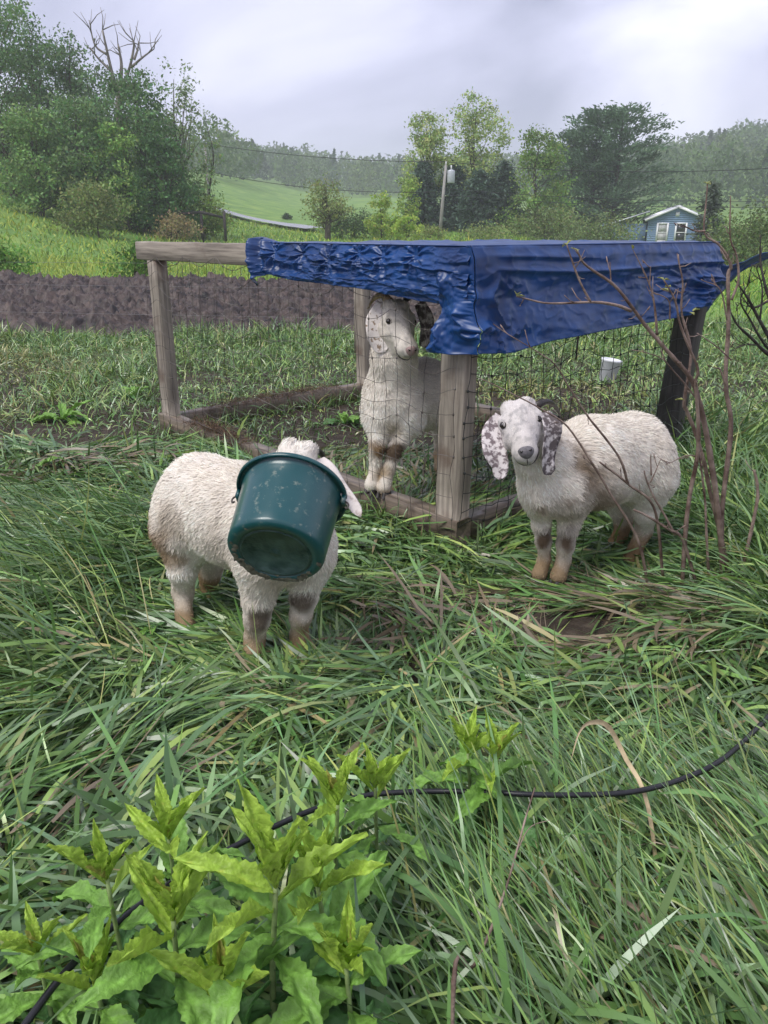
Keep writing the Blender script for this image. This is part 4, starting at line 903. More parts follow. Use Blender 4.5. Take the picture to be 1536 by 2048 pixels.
# ------------------------------------------------------------------ foreground weeds with toothed leaves
def leaf_mesh(name, curl, fold, wr, tint, mt, seed, nl=25, nw=9):
    r = np.random.default_rng(seed); t = np.linspace(0, 1, nl); x = np.linspace(-1, 1, nw)
    w = wr * np.interp(t, [0, .08, .25, .45, .7, .9, 1], [.10, .30, .80, 1, .72, .26, .0]) * (1 + 0.085 * np.where(np.arange(nl) % 2, 1, -1) * (t > .12) * (t < .96))
    ang = -curl * t; px_ = np.concatenate([[0], np.cumsum(np.cos(ang[:-1]) / (nl - 1))]); pz = np.concatenate([[0], np.cumsum(np.sin(ang[:-1]) / (nl - 1))])
    V = np.zeros((nl, nw, 3)); nrm = np.stack([-np.sin(ang), 0 * ang, np.cos(ang)], 1)
    ht = fold * np.abs(x)[None] * w[:, None] + 0.030 * np.sin((t[:, None] * 7 - np.abs(x)[None] * 1.6) * math.pi * 1.0) * (np.abs(x)[None] > .05) * (w[:, None] / wr) + 0.03 * np.sin(t * 11 + seed)[:, None] * x[None] ** 2 * np.sign(x)[None]
    ht[:, nw // 2] -= 0.012
    V[:, :, 0] = px_[:, None]; V[:, :, 2] = pz[:, None]; V[:, :, 1] = x[None] * w[:, None] / 2; V += ht[..., None] * nrm[:, None]
    vein = np.clip(np.cos((t[:, None] * 7 - np.abs(x)[None] * 1.6) * math.pi - .3), -.6, 1) + (np.abs(x)[None] < .05)
    c = np.array(tint)[None, None] * (1 + 0.25 * vein[..., None]) * (1 + 0.12 * r.normal(size=(nl, nw, 1)))
    return make_mesh(name, V.reshape(-1, 3), grid_faces(nl, nw), mt, np.clip(c, 0.01, .7).reshape(-1, 3))
M['leaf'] = attr_mat('weed_leaf', 0.45, 0.4, 0.22, bump=0.3, bscale=22)
M['stem'] = plain('weed_stem', (0.20, 0.27, 0.10), 0.6, 0.3, var=0.2, scale=30)
YOUNG, MID, OLD, TIP = (0.35, 0.52, 0.07), (0.19, 0.37, 0.065), (0.10, 0.235, 0.065), (0.42, 0.40, 0.10)
LM = {'old': [leaf_mesh('leaf', c, f_, .31, OLD, M['leaf'], 200 + i) for i, (c, f_) in enumerate([(1.3, .25), (1.7, .2), (.9, .3), (1.1, .15)])],
      'mid': [leaf_mesh('leaf', c, f_, .29, MID, M['leaf'], 210 + i) for i, (c, f_) in enumerate([(1.0, .3), (1.4, .25), (.6, .35), (.8, .2)])],
      'young': [leaf_mesh('leaf', c, f_, .22, YOUNG, M['leaf'], 220 + i) for i, (c, f_) in enumerate([(.25, .5), (-.15, .5), (.5, .45), (.1, .6)])],
      'tip': [leaf_mesh('leaf', c, f_, .2, TIP, M['leaf'], 230 + i) for i, (c, f_) in enumerate([(.1, .6), (-.2, .6)])]}
def put_leaf(parent, kind, base, az, el, size, roll, r):
    o = bpy.data.objects.new('leaf', LM[kind][r.integers(len(LM[kind]))]); COL.objects.link(o)
    X = np.array((math.cos(az) * math.cos(el), math.sin(az) * math.cos(el), math.sin(el))); Yv = norm(np.array((-math.sin(az), math.cos(az), 0)) + roll * np.array((0, 0, 1.0)))
    Yv = norm(Yv - (Yv @ X) * X); Z = np.cross(X, Yv) * size; X = X * size; Yv = Yv * size * (0.85 + .3 * r.random())
    o.matrix_basis = Matrix(((X[0], Yv[0], Z[0], base[0]), (X[1], Yv[1], Z[1], base[1]), (X[2], Yv[2], Z[2], base[2]), (0, 0, 0, 1)))
    set_parent(o, parent); return o
def weed(u, v, y, ll, label, seed, nleaf=14, lean=(0, 0), tips=5):
    r = np.random.default_rng(seed); top = W(u, v, y); base = np.array((top[0] + lean[0], top[1] + lean[1], 0.0)); ll = ll * 1.3; H = top[2] - 0.5 * ll
    root = thing('leafy_weed', label, 'plant', base, 'broad-leaved weeds in the foreground')
    st = spline([base, base + (np.array((top[0], top[1], H)) - base) * .5 + np.array((r.normal() * .01, r.normal() * .01, 0)), np.array((top[0], top[1], H))], 12)
    mb = MB(); mb.tube(st, np.linspace(.0058, .0035, 12) * (ll / .15 * .5 + .5), 7); mb.build('stem', M['stem'], root)
    az0 = r.random() * 6.28
    for i in range(nleaf):
        t = 0.25 + 0.72 * (i / (nleaf - 1)) ** .85; p = np.array([np.interp(t, np.linspace(0, 1, 12), st[:, k]) for k in range(3)])
        az = az0 + i * 2.4 + r.normal() * .25; kind = 'old' if t < .62 else ('mid' if t < .88 else 'young')
        put_leaf(root, kind, p, az, -0.15 + 1.0 * t ** 2 + r.normal() * .15, ll * (1.1 - .3 * t ** 3) * (.85 + .3 * r.random()), r.normal() * .25, r)
    tips += 3
    for i in range(tips):
        put_leaf(root, 'tip' if i == tips - 1 else 'young', st[-1], az0 + i * 2.1, 1.05 + .25 * r.random(), ll * (.80 - .045 * i) * (.9 + .2 * r.random()), r.normal() * .3, r)
    return root
for q in [(203, 1690, 1.02, .115, 'leafy weed with a pale bud-like tip, left of the black hose', 301, 12, (.01, .02), 5),
          (330, 1610, 1.13, .12, 'leafy weed with one tall upright leaf, just above the hose', 302, 11, (0, .02), 4),
          (335, 1745, .95, .155, 'yellow-green topped weed with large drooping leaves, lower left', 303, 15, (.01, 0), 6),
          (545, 1670, .96, .165, 'largest yellow-green leafy weed at the bottom centre-left', 304, 17, (-.01, 0), 7),
          (632, 1690, 1.03, .14, 'leafy weed close behind the largest foreground weed, on its right', 305, 13, (0, .01), 5),
          (674, 1540, 1.20, .125, 'tall leafy weed with star-like top where the hose is hidden', 306, 13, (0, .02), 5),
          (750, 1520, 1.28, .105, 'slender leafy weed to the right of the star-topped weed', 307, 11, (.01, .02), 4),
          (938, 1452, 1.48, .115, 'taller of the two leafy weeds in front of the hose bend', 308, 12, (0, .01), 4),
          (992, 1470, 1.44, .115, 'shorter right-hand weed of the pair in front of the hose bend', 309, 12, (.01, 0), 4),
          (64, 1850, .98, .10, 'small leafy weed at the lower left corner', 310, 11, (0, 0), 4),
          (440, 1900, .88, .13, 'dark leafy weed low between the two largest foreground weeds', 311, 12, (0, 0), 3),
          (690, 1850, .93, .13, 'dark leafy weed at the bottom edge right of the largest weed', 312, 12, (0, 0), 3),
          (180, 1900, .92, .125, 'dark drooping leafy weed at the bottom left beside the small one', 313, 12, (0, 0), 3)]:
    weed(*q)
def rosette(u, v, ll, label, seed, n=7, el=.5):
    r = np.random.default_rng(seed); p = G(u, v); root = thing('dock_plant', label, 'plant', p, 'broad-leaved plants in the pasture')
    for i in range(n): put_leaf(root, 'mid' if r.random() < .6 else 'old', p + (0, 0, .01), i * 2.4 + r.normal() * .3, el + r.normal() * .25, ll * (.7 + .6 * r.random()), r.normal() * .2, r)
rosette(125, 842, .26, 'broad-leaved dock plant left of the shelter post, the larger one', 321, 9)
rosette(262, 800, .18, 'small broad-leaved plant close to the left shelter post', 322, 7, .8)
rosette(58, 955, .20, 'low broad-leaved plant near the bare mud at the left edge', 323, 6, .25)
rosette(240, 905, .17, 'low leafy plant on the near side of the left shelter corner', 324, 6, .35)
rosette(690, 850, .22, 'broad-leaved plant inside the shelter by the back rail', 325, 7, .6)
rosette(310, 1265, .075, 'small round-leaved weed by the hind foot of the left goat', 326, 9, .5)
rosette(275, 1385, .07, 'small round-leaved weed in the flattened grass below the left goat', 327, 8, .5)

# ------------------------------------------------------------------ hose, dry stem, dry blade, pail
hp_ = [(20, 2090, .25), (130, 1945, .27), (230, 1850, .27), (340, 1768, .27), (450, 1703, .26), (560, 1648, .25), (640, 1615, .25), (740, 1590, .24), (850, 1583, .24), (960, 1584, .25), (1060, 1589, .26), (1160, 1590, .26), (1270, 1583, .26), (1370, 1556, .25), (1450, 1515, .25), (1530, 1440, .23), (1590, 1370, .21), (1680, 1270, .13)]
mb = MB(); mb.tube(spline([G(*q) for q in hp_], 140), .0066, 10); h_ = mb.build('hose', M['hose']); tag(h_, 'thin black plastic hose curving through the foreground grass', 'hose')
mb = MB(); q = np.array([W(905, 2060, .95), W(945, 1935, 1.03), W(985, 1850, 1.10), W(1020, 1750, 1.17), W(1050, 1640, 1.25), W(1070, 1575, 1.30)]); q[0, 2] = 0.3
q = np.concatenate([[np.array((q[0, 0], q[0, 1] - .03, 0.0))], q]); mb.tube(spline(q, 30), np.linspace(.0042, .0014, 30) * (1 + .2 * np.sin(np.arange(30) * 1.9)), 6)
mb.tube(spline([W(1035, 1700, 1.21), W(1060, 1655, 1.22), W(1100, 1640, 1.22)], 10), np.linspace(.0015, .0007, 10), 5)
tag(mb.build('dead_weed', M['twig']), 'dead brown bare stem leaning up from the bottom edge', 'plant')
def ribbon(name, pts, w, colr, label):
    P = spline(np.array(pts), 26); T = norm(np.gradient(P, axis=0)); S_ = norm(np.cross(T, np.array((0.2, -1, .3)))); t = np.linspace(0, 1, 26); ww = w * np.interp(t, [0, .1, .6, 1], [.5, .8, 1, .05])
    x = np.linspace(-1, 1, 5); Nn = np.cross(S_, T); V = P[:, None] + (x[None] * ww[:, None] / 2)[..., None] * S_[:, None] + ((np.abs(x)[None] * ww[:, None]) * .18)[..., None] * Nn[:, None]
    k = 26 * 5; V2 = V - Nn[:, None] * .0006
    return tag(add(name, np.concatenate([V.reshape(-1, 3), V2.reshape(-1, 3)]), np.concatenate([grid_faces(26, 5), grid_faces(26, 5, k)[:, ::-1]]), colr), label, 'grass blade')
M['straw'] = plain('straw', (0.50, 0.40, 0.24), 0.6, 0.3, var=0.2, scale=30)
g0 = W(1345, 1720, 1.30); g0[2] = 0.0
ribbon('dry_grass_blade', [g0, W(1295, 1610, 1.42), W(1250, 1515, 1.5), W(1215, 1452, 1.52), W(1180, 1445, 1.50), W(1158, 1465, 1.46), W(1142, 1520, 1.40)], .012, M['straw'], 'dry tan blade of grass arching over in front of the hose')
pp = G(1213, 762); rootp = thing('pail', 'small white plastic pail standing in the grass behind the shelter', 'pail', pp)
v, fc = lathe([(.0005, 0), (.075, 0), (.08, .005), (.098, .20), (.106, .205), (.106, .225), (.098, .228), (.094, .22), (.076, .012), (.0005, .012)], 28)
add('wall', v @ np.array(Matrix.Rotation(R(9), 3, 'Y')).T + pp, fc, M['white_plastic'], rootp)
mb = MB(); th = np.linspace(0, math.pi, 20); mb.tube((np.stack([.106 * np.cos(th), -.03 - .085 * np.sin(th) * .4, .205 - .09 * np.sin(th)], 1)) @ np.array(Matrix.Rotation(R(9), 3, 'Y')).T + pp, .003, 5); mb.build('handle', M['steel'], rootp)

# dried hay and roots caught on the rails
def hay(name, a0, a1, b0, b1, z, n, seed, label):
    r = np.random.default_rng(seed); a = a0 + (a1 - a0) * r.random(n); b = b0 + (b1 - b0) * r.random(n); g_ = np.sin((a - a0) / (a1 - a0 + 1e-9) * math.pi) if abs(a1 - a0) > abs(b1 - b0) else np.sin((b - b0) / (b1 - b0) * math.pi)
    keep = r.random(n) < .3 + .7 * g_; a, b, g_ = a[keep], b[keep], g_[keep]; n = len(a)
    P = C3 + a[:, None] * A3 + b[:, None] * B3; P[:, 2] = z + r.random(n) * .035 * g_
    c = np.array((0.15, 0.095, 0.055)) * (.4 + 1.0 * r.random((n, 1)))
    V, F4, F3, C = blades(P, r.random(n) * 6.28, r.normal(size=n) * .3 + .1, r.normal(size=n) * .8 + .5, .05 + .08 * r.random(n), .0025 + .002 * r.random(n), c, 3, r)
    V[:, 2] = np.maximum(V[:, 2], 0.03)
    tag(add(name, V, [F4, F3], M['meadow'], None, C), label, 'hay', kind='stuff')
hay('dried_hay', 1.9, 2.75, -.01, .10, .140, 1300, 401, 'brown dried hay matted on the front bottom rail')
hay('dried_hay', LA - .10, LA + .0, .35, 1.75, .138, 1500, 402, 'brown dried hay and roots along the far left bottom rail')
hay('dried_hay', LA - 1.0, LA - .2, LB - .10, LB, .140, 700, 403, 'brown root clump on the back bottom rail')

# ------------------------------------------------------------------ bare shrubs
def branch(mb, pts, y0, y1, r0, r1, n=None, wob=.006, seed=0):
    """pts are traced positions, each with its own distance running from y0 to y1"""
    ys = np.linspace(y0, y1, len(pts)); P = np.array([W(u, v, yy) for (u, v), yy in zip(pts, ys)]); n = n or 6 * len(pts); P = spline(P, n)
    P = P + wob * np.stack([fbm(P * 9, seed + k, 2) for k in (1, 2, 3)], -1) * np.linspace(.2, 1, n)[:, None]; t = np.linspace(0, 1, n)
    rr = 1.25 * (r0 + (r1 - r0) * t) * (1 + .13 * (np.sin(np.arange(n) * 2.7) > .72)); mb.tube(P, rr, 6); return P
def spurs(mb, P, n, r, ln=.04, rad=.0016):
    for _ in range(n):
        k = r.integers(len(P) // 4, len(P) - 1); T = norm(P[k + 1] - P[k]); d = norm(T * .9 + r.normal(size=3) * .7 + np.array((0, 0, .3))); L = ln * (.5 + r.random())
        mid = P[k] + d * L * .5; mb.tube(np.array([P[k], mid, P[k] + d * L + np.array((0, 0, .2)) * L]), [rad * 1.2, rad, rad * .7], 4)
        if r.random() < .5: mb.tube(np.array([P[k] + d * L * .9, P[k] + d * L + np.array((0, 0, .2)) * L + d * .006]), [rad * 1.7, rad * .8], 5)
shrub = thing('bare_shrub', 'leafless many-stemmed shrub with reddish brown branches in front of the right goat', 'shrub', G(1420, 1165))
r = np.random.default_rng(500)
stems = [([(1296, 1172), (1275, 1079), (1219, 985), (1144, 865), (1084, 820), (960, 756)], 2.98, 2.80, .0058, .0014, 3),
         ([(1326, 1155), (1309, 1019), (1256, 968), (1200, 925)], 3.0, 2.85, .0055, .0028, 3), ([(1256, 968), (1238, 914), (1178, 835), (1148, 790), (1110, 730), (1080, 708), (986, 648)], 2.90, 2.72, .0045, .001, 4),
         ([(1449, 1160), (1436, 1022), (1417, 891), (1399, 805), (1384, 760), (1350, 719), (1297, 659), (1260, 610), (1219, 565), (1170, 531), (1155, 501)], 3.0, 2.72, .0105, .0026, 9),
         ([(1262, 622), (1230, 610), (1181, 604), (1091, 606), (1035, 593)], 2.78, 2.62, .005, .0016, 4), ([(1181, 604), (1162, 569), (1147, 531), (1134, 490)], 2.70, 2.68, .0036, .0018, 4),
         ([(1363, 1180), (1376, 1015), (1395, 910), (1397, 835), (1391, 767), (1395, 737), (1363, 659), (1350, 602), (1327, 561)], 2.95, 2.80, .0075, .002, 6),
         ([(1462, 1160), (1425, 1004), (1402, 902), (1376, 827), (1369, 809), (1374, 771)], 3.02, 2.95, .0075, .0055, 3), ([(1374, 771), (1382, 700), (1363, 625), (1365, 565), (1357, 509)], 2.95, 2.9, .0050, .0016, 5),
         ([(1444, 1150), (1444, 1022), (1462, 854), (1451, 771), (1457, 647), (1457, 553), (1463, 533), (1454, 509), (1437, 487), (1410, 462), (1415, 367)], 3.0, 2.92, .0085, .002, 6),
         ([(1463, 600), (1476, 560), (1473, 511), (1461, 472), (1461, 390)], 2.94, 2.92, .0042, .0016, 2), ([(1410, 462), (1390, 462), (1362, 448)], 2.92, 2.9, .003, .0012, 2),
         ([(1480, 1160), (1511, 1022), (1515, 977), (1509, 940)], 2.95, 2.95, .0065, .0045, 3), ([(1418, 1150), (1414, 1097), (1410, 1004), (1399, 910)], 2.95, 2.92, .005, .003, 2),
         ([(1392, 1165), (1365, 1079), (1339, 1060), (1297, 1034), (1267, 1019)], 2.95, 2.85, .006, .003, 3), ([(1350, 1070), (1331, 1034), (1301, 977), (1290, 940)], 2.92, 2.88, .0048, .002, 3),
         ([(1301, 965), (1324, 916)], 2.88, 2.88, .0025, .001, 1), ([(1303, 950), (1301, 914)], 2.88, 2.87, .003, .0015, 1), ([(1222, 568), (1220, 524)], 2.78, 2.78, .0022, .0012, 1),
         ([(1314, 670), (1309, 610), (1299, 569), (1264, 499)], 2.86, 2.85, .004, .0012, 4), ([(1299, 572), (1300, 533)], 2.86, 2.86, .002, .001, 1), ([(1340, 640), (1335, 600), (1297, 580)], 2.86, 2.84, .0025, .001, 2),
         ([(1399, 805), (1350, 745), (1320, 715), (1262, 700)], 2.93, 2.86, .003, .001, 3), ([(1400, 915), (1372, 912), (1330, 930)], 2.93, 2.86, .0026, .001, 3), ([(1463, 720), (1430, 690), (1395, 665)], 2.94, 2.9, .0026, .0014, 2),
         ([(1454, 640), (1440, 580), (1402, 560)], 2.93, 2.9, .0026, .001, 2), ([(1451, 771), (1440, 740), (1432, 735)], 2.95, 2.93, .003, .002, 1)]
BUDS = []
for i, (pts, y0, y1, r0, r1, ns) in enumerate(stems):
    mb = MB(); P = branch(mb, pts, y0, y1, r0, r1, seed=510 + i * 3); spurs(mb, P, ns, r); mb.build('branch', M['twig'], shrub); BUDS.append(P[-1])
M['bud'] = plain('opening_bud', (0.35, 0.36, 0.14), 0.5, 0.3, var=0.2, scale=40)
LM['bud'] = [leaf_mesh('bud_leaf', .4, .4, .4, (0.34, 0.36, 0.12), M['leaf'], 240)]
for i in (3, 4, 5, 6, 9, 19):
    for k in range(3): put_leaf(shrub, 'bud', BUDS[i], r.random() * 6.28, .6 + r.normal() * .4, .018 + .014 * r.random(), 0, r).name = 'bud_leaf'
for (u, v) in [(1330, 575), (1338, 582), (1385, 622), (1388, 630), (1350, 800)]:
    put_leaf(shrub, 'bud', W(u, v, 2.84), r.random() * 6.28, .3, .035, 0, r).name = 'bud_leaf'
sh2 = thing('bare_shrub', 'dark leafless shrub with tangled twigs cut by the right edge', 'shrub', np.array((2.05, 3.55, 0)))
for i, (pts, y0, y1, r0, r1) in enumerate([([(1660, 1000), (1600, 800), (1560, 720), (1520, 640), (1490, 590), (1470, 560)], 3.5, 3.4, .012, .002), ([(1655, 1000), (1570, 760), (1515, 690), (1475, 650), (1460, 620)], 3.55, 3.5, .01, .002),
         ([(1660, 1000), (1590, 700), (1540, 600), (1525, 540), (1520, 470)], 3.55, 3.6, .01, .002), ([(1560, 720), (1530, 690), (1500, 640), (1480, 600), (1500, 560)], 3.5, 3.42, .006, .0015), ([(1540, 600), (1505, 615), (1480, 590)], 3.55, 3.5, .005, .0015),
         ([(1520, 640), (1525, 580), (1512, 530)], 3.45, 3.45, .004, .0015), ([(1600, 800), (1550, 690), (1545, 620), (1550, 560)], 3.5, 3.5, .006, .002), ([(1515, 690), (1490, 690), (1462, 700)], 3.52, 3.48, .003, .001)]):
    mb = MB(); P = branch(mb, pts, y0, y1, r0, r1, seed=600 + i * 3); spurs(mb, P, 6, r, .06, .0018); mb.build('branch', M['dark_twig'], sh2)

# ------------------------------------------------------------------ trees
def leaf_quads(P, size, col, r, flat=0.0, dirs=None, asp=1.5):
    n = len(P); a = norm(r.normal(size=(n, 3)) * np.array((1, 1, 1 - flat))) if dirs is None else norm(dirs + .45 * r.normal(size=(n, 3))); b = norm(np.cross(a, r.normal(size=(n, 3))))
    s = (size * (.6 + .8 * r.random(n)))[:, None]
    V = np.stack([P - a * s * asp * .5, P + b * s * .42, P + a * s * asp * .5, P - b * s * .42], 1).reshape(-1, 3)
    F = np.arange(n)[:, None] * 4 + np.array([[0, 1, 2, 3]]); return V, F, np.repeat(np.clip(col, .008, .6), 4, 0)
def limb_to(mb, a, b, ra, rb, r, n=7, sag=.08):
    a = np.asarray(a, float); b = np.asarray(b, float); L = np.linalg.norm(b - a); m_ = (a + b) / 2 + r.normal(size=3) * L * sag + np.array((0, 0, -.05 * L)); mb.tube(spline([a, m_, b], n), np.linspace(ra, rb, n), 5)
def lobes_of(h, w, r, kind):
    if kind == 'round': L = [(0, 0, .62, .5, .36), (-.22, 0, .5, .3, .24), (.24, .1, .52, .3, .24), (0, -.1, .82, .3, .18), (.05, .15, .42, .36, .2)]
    elif kind == 'tall': L = [(0, 0, .55, .42, .34), (0, 0, .82, .30, .2), (-.15, .1, .42, .36, .22), (.16, 0, .68, .3, .22), (.1, -.1, .35, .34, .16)]
    elif kind == 'skirt': L = [(0, 0, .5, .5, .42), (-.2, 0, .28, .4, .26), (.22, 0, .3, .4, .26), (0, 0, .8, .32, .22)]
    else: L = [(0, 0, .5, .5, .45), (-.3, 0, .4, .35, .35), (.3, 0, .4, .35, .35), (.05, 0, .65, .3, .3)]
    return [(lx * w + r.normal() * .03 * w, ly * w, lz * h, lr * w, lh * h) for lx, ly, lz, lr, lh in L]
def tree(name, label, u, y, ytop, wpx, kind, tint, nl, leaf, group=None, trunk_r=.16, bark='bark', clusters=110, sig=.5, cat='tree', ybase=None, trunk_lean=0.0, x=None):
    """u: place across the picture; y: distance in metres; ytop: height of the top; wpx: crown width"""
    r = np.random.default_rng(int(abs(u) * 7 + y * 13 + ytop))
    top = W(u, ytop, y); bx_ = top[0]; bz = float(tz(bx_, y)); h = max(top[2] - bz, .4); w = wpx / FPX * y
    root = thing(name, label, cat, (bx_, y, bz), group); mb = MB(); base = np.array((bx_, y, bz - .15)); lobes = lobes_of(h, w, r, kind)
    tp = spline([base, base + (trunk_lean * h * .3 + r.normal() * .02 * h, 0, h * .35), base + (trunk_lean * h * .4 + r.normal() * .03 * h, r.normal() * .02 * h, h * .65), base + (0, 0, h * .93)], 14)
    mb.tube(tp, trunk_r * np.linspace(1.15, .12, 14) ** 1.1, 7)
    C = []
    while len(C) < clusters:
        lx, ly, lz, lr, lh = lobes[r.integers(len(lobes))]; d = norm(r.normal(size=3)) * (.35 + .65 * r.random() ** .5); p = np.array((lx, ly, lz)) + d * np.array((lr, lr, lh))
        if p[2] > (.03 if kind in ('shrub', 'skirt') else .14) * h and p[2] < h * 1.0: C.append(p + (bx_, y, bz))
    C = np.array(C)
    for c in C[:: 3]:
        t = np.clip((c[2] - bz) / h * .72 - .06, .06, .9); q = np.array([np.interp(t, np.linspace(0, 1, 14), tp[:, k]) for k in range(3)]); limb_to(mb, q, c, trunk_r * .30 * (1.1 - t), trunk_r * .05, r)
    mb.build('trunk', M[bark], root)
    leaf *= .58; nl = int(nl * (1.5 if kind in ('skirt', 'shrub') else 1.15)); tint = np.array(tint) * np.array((1.75, 1.65, 1.45)); per = max(8, nl // clusters); P = np.repeat(C, per, 0) + r.normal(size=(clusters * per, 3)) * np.array((1, 1, .72)) * (sig * w / 7.5); tc_ = np.repeat(1 + .22 * r.normal(size=(clusters, 1)), per, 0)
    P[:, 2] = np.maximum(P[:, 2], bz + .02)
    col = np.array(tint) * tc_ * (.75 + .5 * r.random((len(P), 1))) * (1 + .1 * r.normal(size=(len(P), 3)))
    V, F, Cc_ = leaf_quads(P, leaf, col, r); tag(add('crown', V, F, M['foliage'], root, Cc_, False), kind='stuff'); return root
def conifer(name, label, u, y, ytop, wpx, tint, nl, kind='spruce', group=None, trunk_r=.16, leaf=.3, start=.08):
    r = np.random.default_rng(int(u * 5 + y * 11 + ytop)); top = W(u, ytop, y); bx_ = top[0]; bz = float(tz(bx_, y)); h = top[2] - bz; w = wpx / FPX * y
    root = thing(name, label, 'tree', (bx_, y, bz), group); mb = MB(); base = np.array((bx_, y, bz - .15)); tp = spline([base, base + (r.normal() * .01 * h, 0, h * .5), base + (0, 0, h * .98)], 12); mb.tube(tp, trunk_r * np.linspace(1.1, .1, 12), 7)
    P, D, TC = [], [], []; nb = 110 if kind == 'spruce' else 86
    for i in range(nb):
        t = start + (.97 - start) * (i / nb) ** .9; p = np.array([np.interp(t, np.linspace(0, 1, 12), tp[:, k]) for k in range(3)]); az = i * 2.4 + r.normal() * .3
        rl = w / 2 * ((1 - t) ** .75 * 1.05 + .03 if kind == 'spruce' else np.interp(t, [0, .25, .5, .8, 1], [.75, 1, .92, .62, .12])) * (.65 + .5 * r.random()); dr = np.array((math.cos(az), math.sin(az), 0))
        leaf_ = leaf * .5; up = -.25 if kind == 'spruce' else .12 + .35 * t; tip = p + dr * rl + np.array((0, 0, up * rl)); limb_to(mb, p, tip, trunk_r * .22 * (1.1 - t), trunk_r * .04, r, 5, .05)
        m_ = max(6, int((1.2 if kind == 'spruce' else .85) * nl / nb * (rl / (w / 2) + .25))); s_ = r.random(m_) ** (.7 if kind == 'spruce' else .45)
        q = p + (tip - p) * s_[:, None] + r.normal(size=(m_, 3)) * np.array((1, 1, .38)) * (.08 if kind == 'spruce' else .06) * w / 2 * (.5 + s_[:, None]); P.append(q); D.append(np.tile(dr + np.array((0, 0, -.1 if kind == 'spruce' else .45)), (m_, 1))); TC.append(np.full((m_, 1), 1 + .2 * r.normal()))
    P = np.concatenate(P); TC = np.concatenate(TC); P[:, 2] = np.maximum(P[:, 2], bz + .05); col = np.array(tint) * TC * (.7 + .6 * r.random((len(P), 1)))
    mb.build('trunk', M['bark'], root); V, F, Cc_ = leaf_quads(P, leaf_, col * 2.0, r, dirs=np.concatenate(D), asp=2.4); tag(add('crown', V, F, M['foliage'], root, Cc_, False), kind='stuff'); return root
GA, GB, GC_, GD, PALE = (.095, .165, .07), (.115, .20, .07), (.14, .24, .07), (.075, .14, .058), (.21, .29, .11)
WOOD = 'trees of the wood on the left slope'
tree('deciduous_tree', 'tall tree cut by the left edge, its top leaving the frame', -40, 56, -60, 200, 'tall', GA, 6500, .26, WOOD, .22)
tree('deciduous_tree', 'tall airy tree with feathery top near the left edge', 60, 60, 8, 170, 'tall', (.075, .14, .06), 6000, .24, WOOD, .2)
tree('deciduous_tree', 'grey-green tree with upswept top, between the feathery tree and the dead one', 135, 58, 52, 150, 'tall', (.085, .145, .07), 5500, .24, WOOD, .18)
tree('deciduous_tree', 'small leafy tree low in front of the wood at the far left', 55, 52, 215, 130, 'skirt', GB, 4200, .24, WOOD, .12)
tree('deciduous_tree', 'mid-height green tree left of the dark ivy-clad one', 150, 53, 190, 150, 'skirt', GA, 5500, .25, WOOD, .16)
tree('deciduous_tree', 'dense dark green tree below the dead branches', 265, 54, 150, 170, 'skirt', GD, 8000, .25, WOOD, .22, clusters=150)
tree('deciduous_tree', 'bright green bushy tree standing in front of the dense dark tree', 235, 52.5, 240, 110, 'skirt', GC_, 4200, .24, WOOD, .14)
tree('deciduous_tree', 'dark round tree at the right end of the wood', 318, 52, 245, 110, 'skirt', (.05, .11, .04), 5200, .24, WOOD, .16)
tree('deciduous_tree', 'pale thin-leaved tree with sky showing through, right of the dark trees', 345, 57, 128, 130, 'tall', (.13, .19, .09), 2600, .22, WOOD, .17, clusters=130, sig=.42)
tree('deciduous_tree', 'slim pale half-bare tree at the right edge of the wood', 408, 58, 215, 60, 'tall', (.14, .2, .09), 700, .2, WOOD, .09, clusters=50, sig=.4)
tree('deciduous_tree', 'dark green tree at the back of the wood behind the trunks', 200, 66, 130, 170, 'round', GD, 5000, .3, WOOD, .2)
tree('deciduous_tree', 'dark green back tree far left behind the small leafy tree', 20, 66, 100, 190, 'skirt', GD, 5500, .3, WOOD, .2)
# dead snag
snag = thing('dead_tree', 'dead grey tree with bare broken branches rising above the wood', 'tree', (W(235, 300, 57)[0], 57, float(tz(W(235, 300, 57)[0], 57)))); mb = MB(); r = np.random.default_rng(900)
b0 = np.array(snag.location) - (0, 0, .2)
mb.tube(spline([b0, W(238, 250, 57), W(240, 165, 57)], 10), np.linspace(.3, .2, 10), 8); mb.build('trunk', M['pale_bark'], snag)
for pts, r0 in [([(240, 200), (225, 150), (205, 60)], .16), ([(240, 170), (243, 130), (236, 88)], .15), ([(238, 190), (258, 140), (268, 92), (265, 80)], .12), ([(262, 135), (285, 115), (308, 98)], .10), ([(215, 110), (190, 90), (178, 40)], .08), ([(225, 145), (195, 115), (180, 95)], .09), ([(268, 120), (275, 100), (277, 83)], .09)]:
    mb = MB(); P = spline([W(a, b, 56.9) for a, b in pts], 12); mb.tube(P, np.linspace(r0, r0 * .35, 12), 6)
    for _ in range(5):
        k = r.integers(5, 12); d = norm(r.normal(size=3) + np.array((0, 0, 1.2))); mb.tube(np.array([P[k], P[k] + d * .6 + r.normal(size=3) * .1, P[k] + d * 1.3]), [.035, .025, .012], 4)
    mb.build('branch', M['pale_bark'], snag)
def bush(label, u, y, ytop, wpx, tint, nl=1800, leaf=.18, group='bushes along the field edges', sig=.9):
    return tree('bush', label, u, y, ytop, wpx, 'shrub', tint, nl, leaf, group, .05, clusters=46, sig=sig, cat='bush')
bush('brownish-green bush under the wood on the slope', 185, 47, 362, 110, (.12, .16, .06), 2600, .2)
bush('rounded yellow-green bush at the right foot of the wood', 405, 55, 382, 75, (.15, .22, .06), 2200, .2)
bush('low brown scrub between the wood and the yellow-green bush', 350, 50, 428, 70, (.17, .15, .08), 1200, .16)
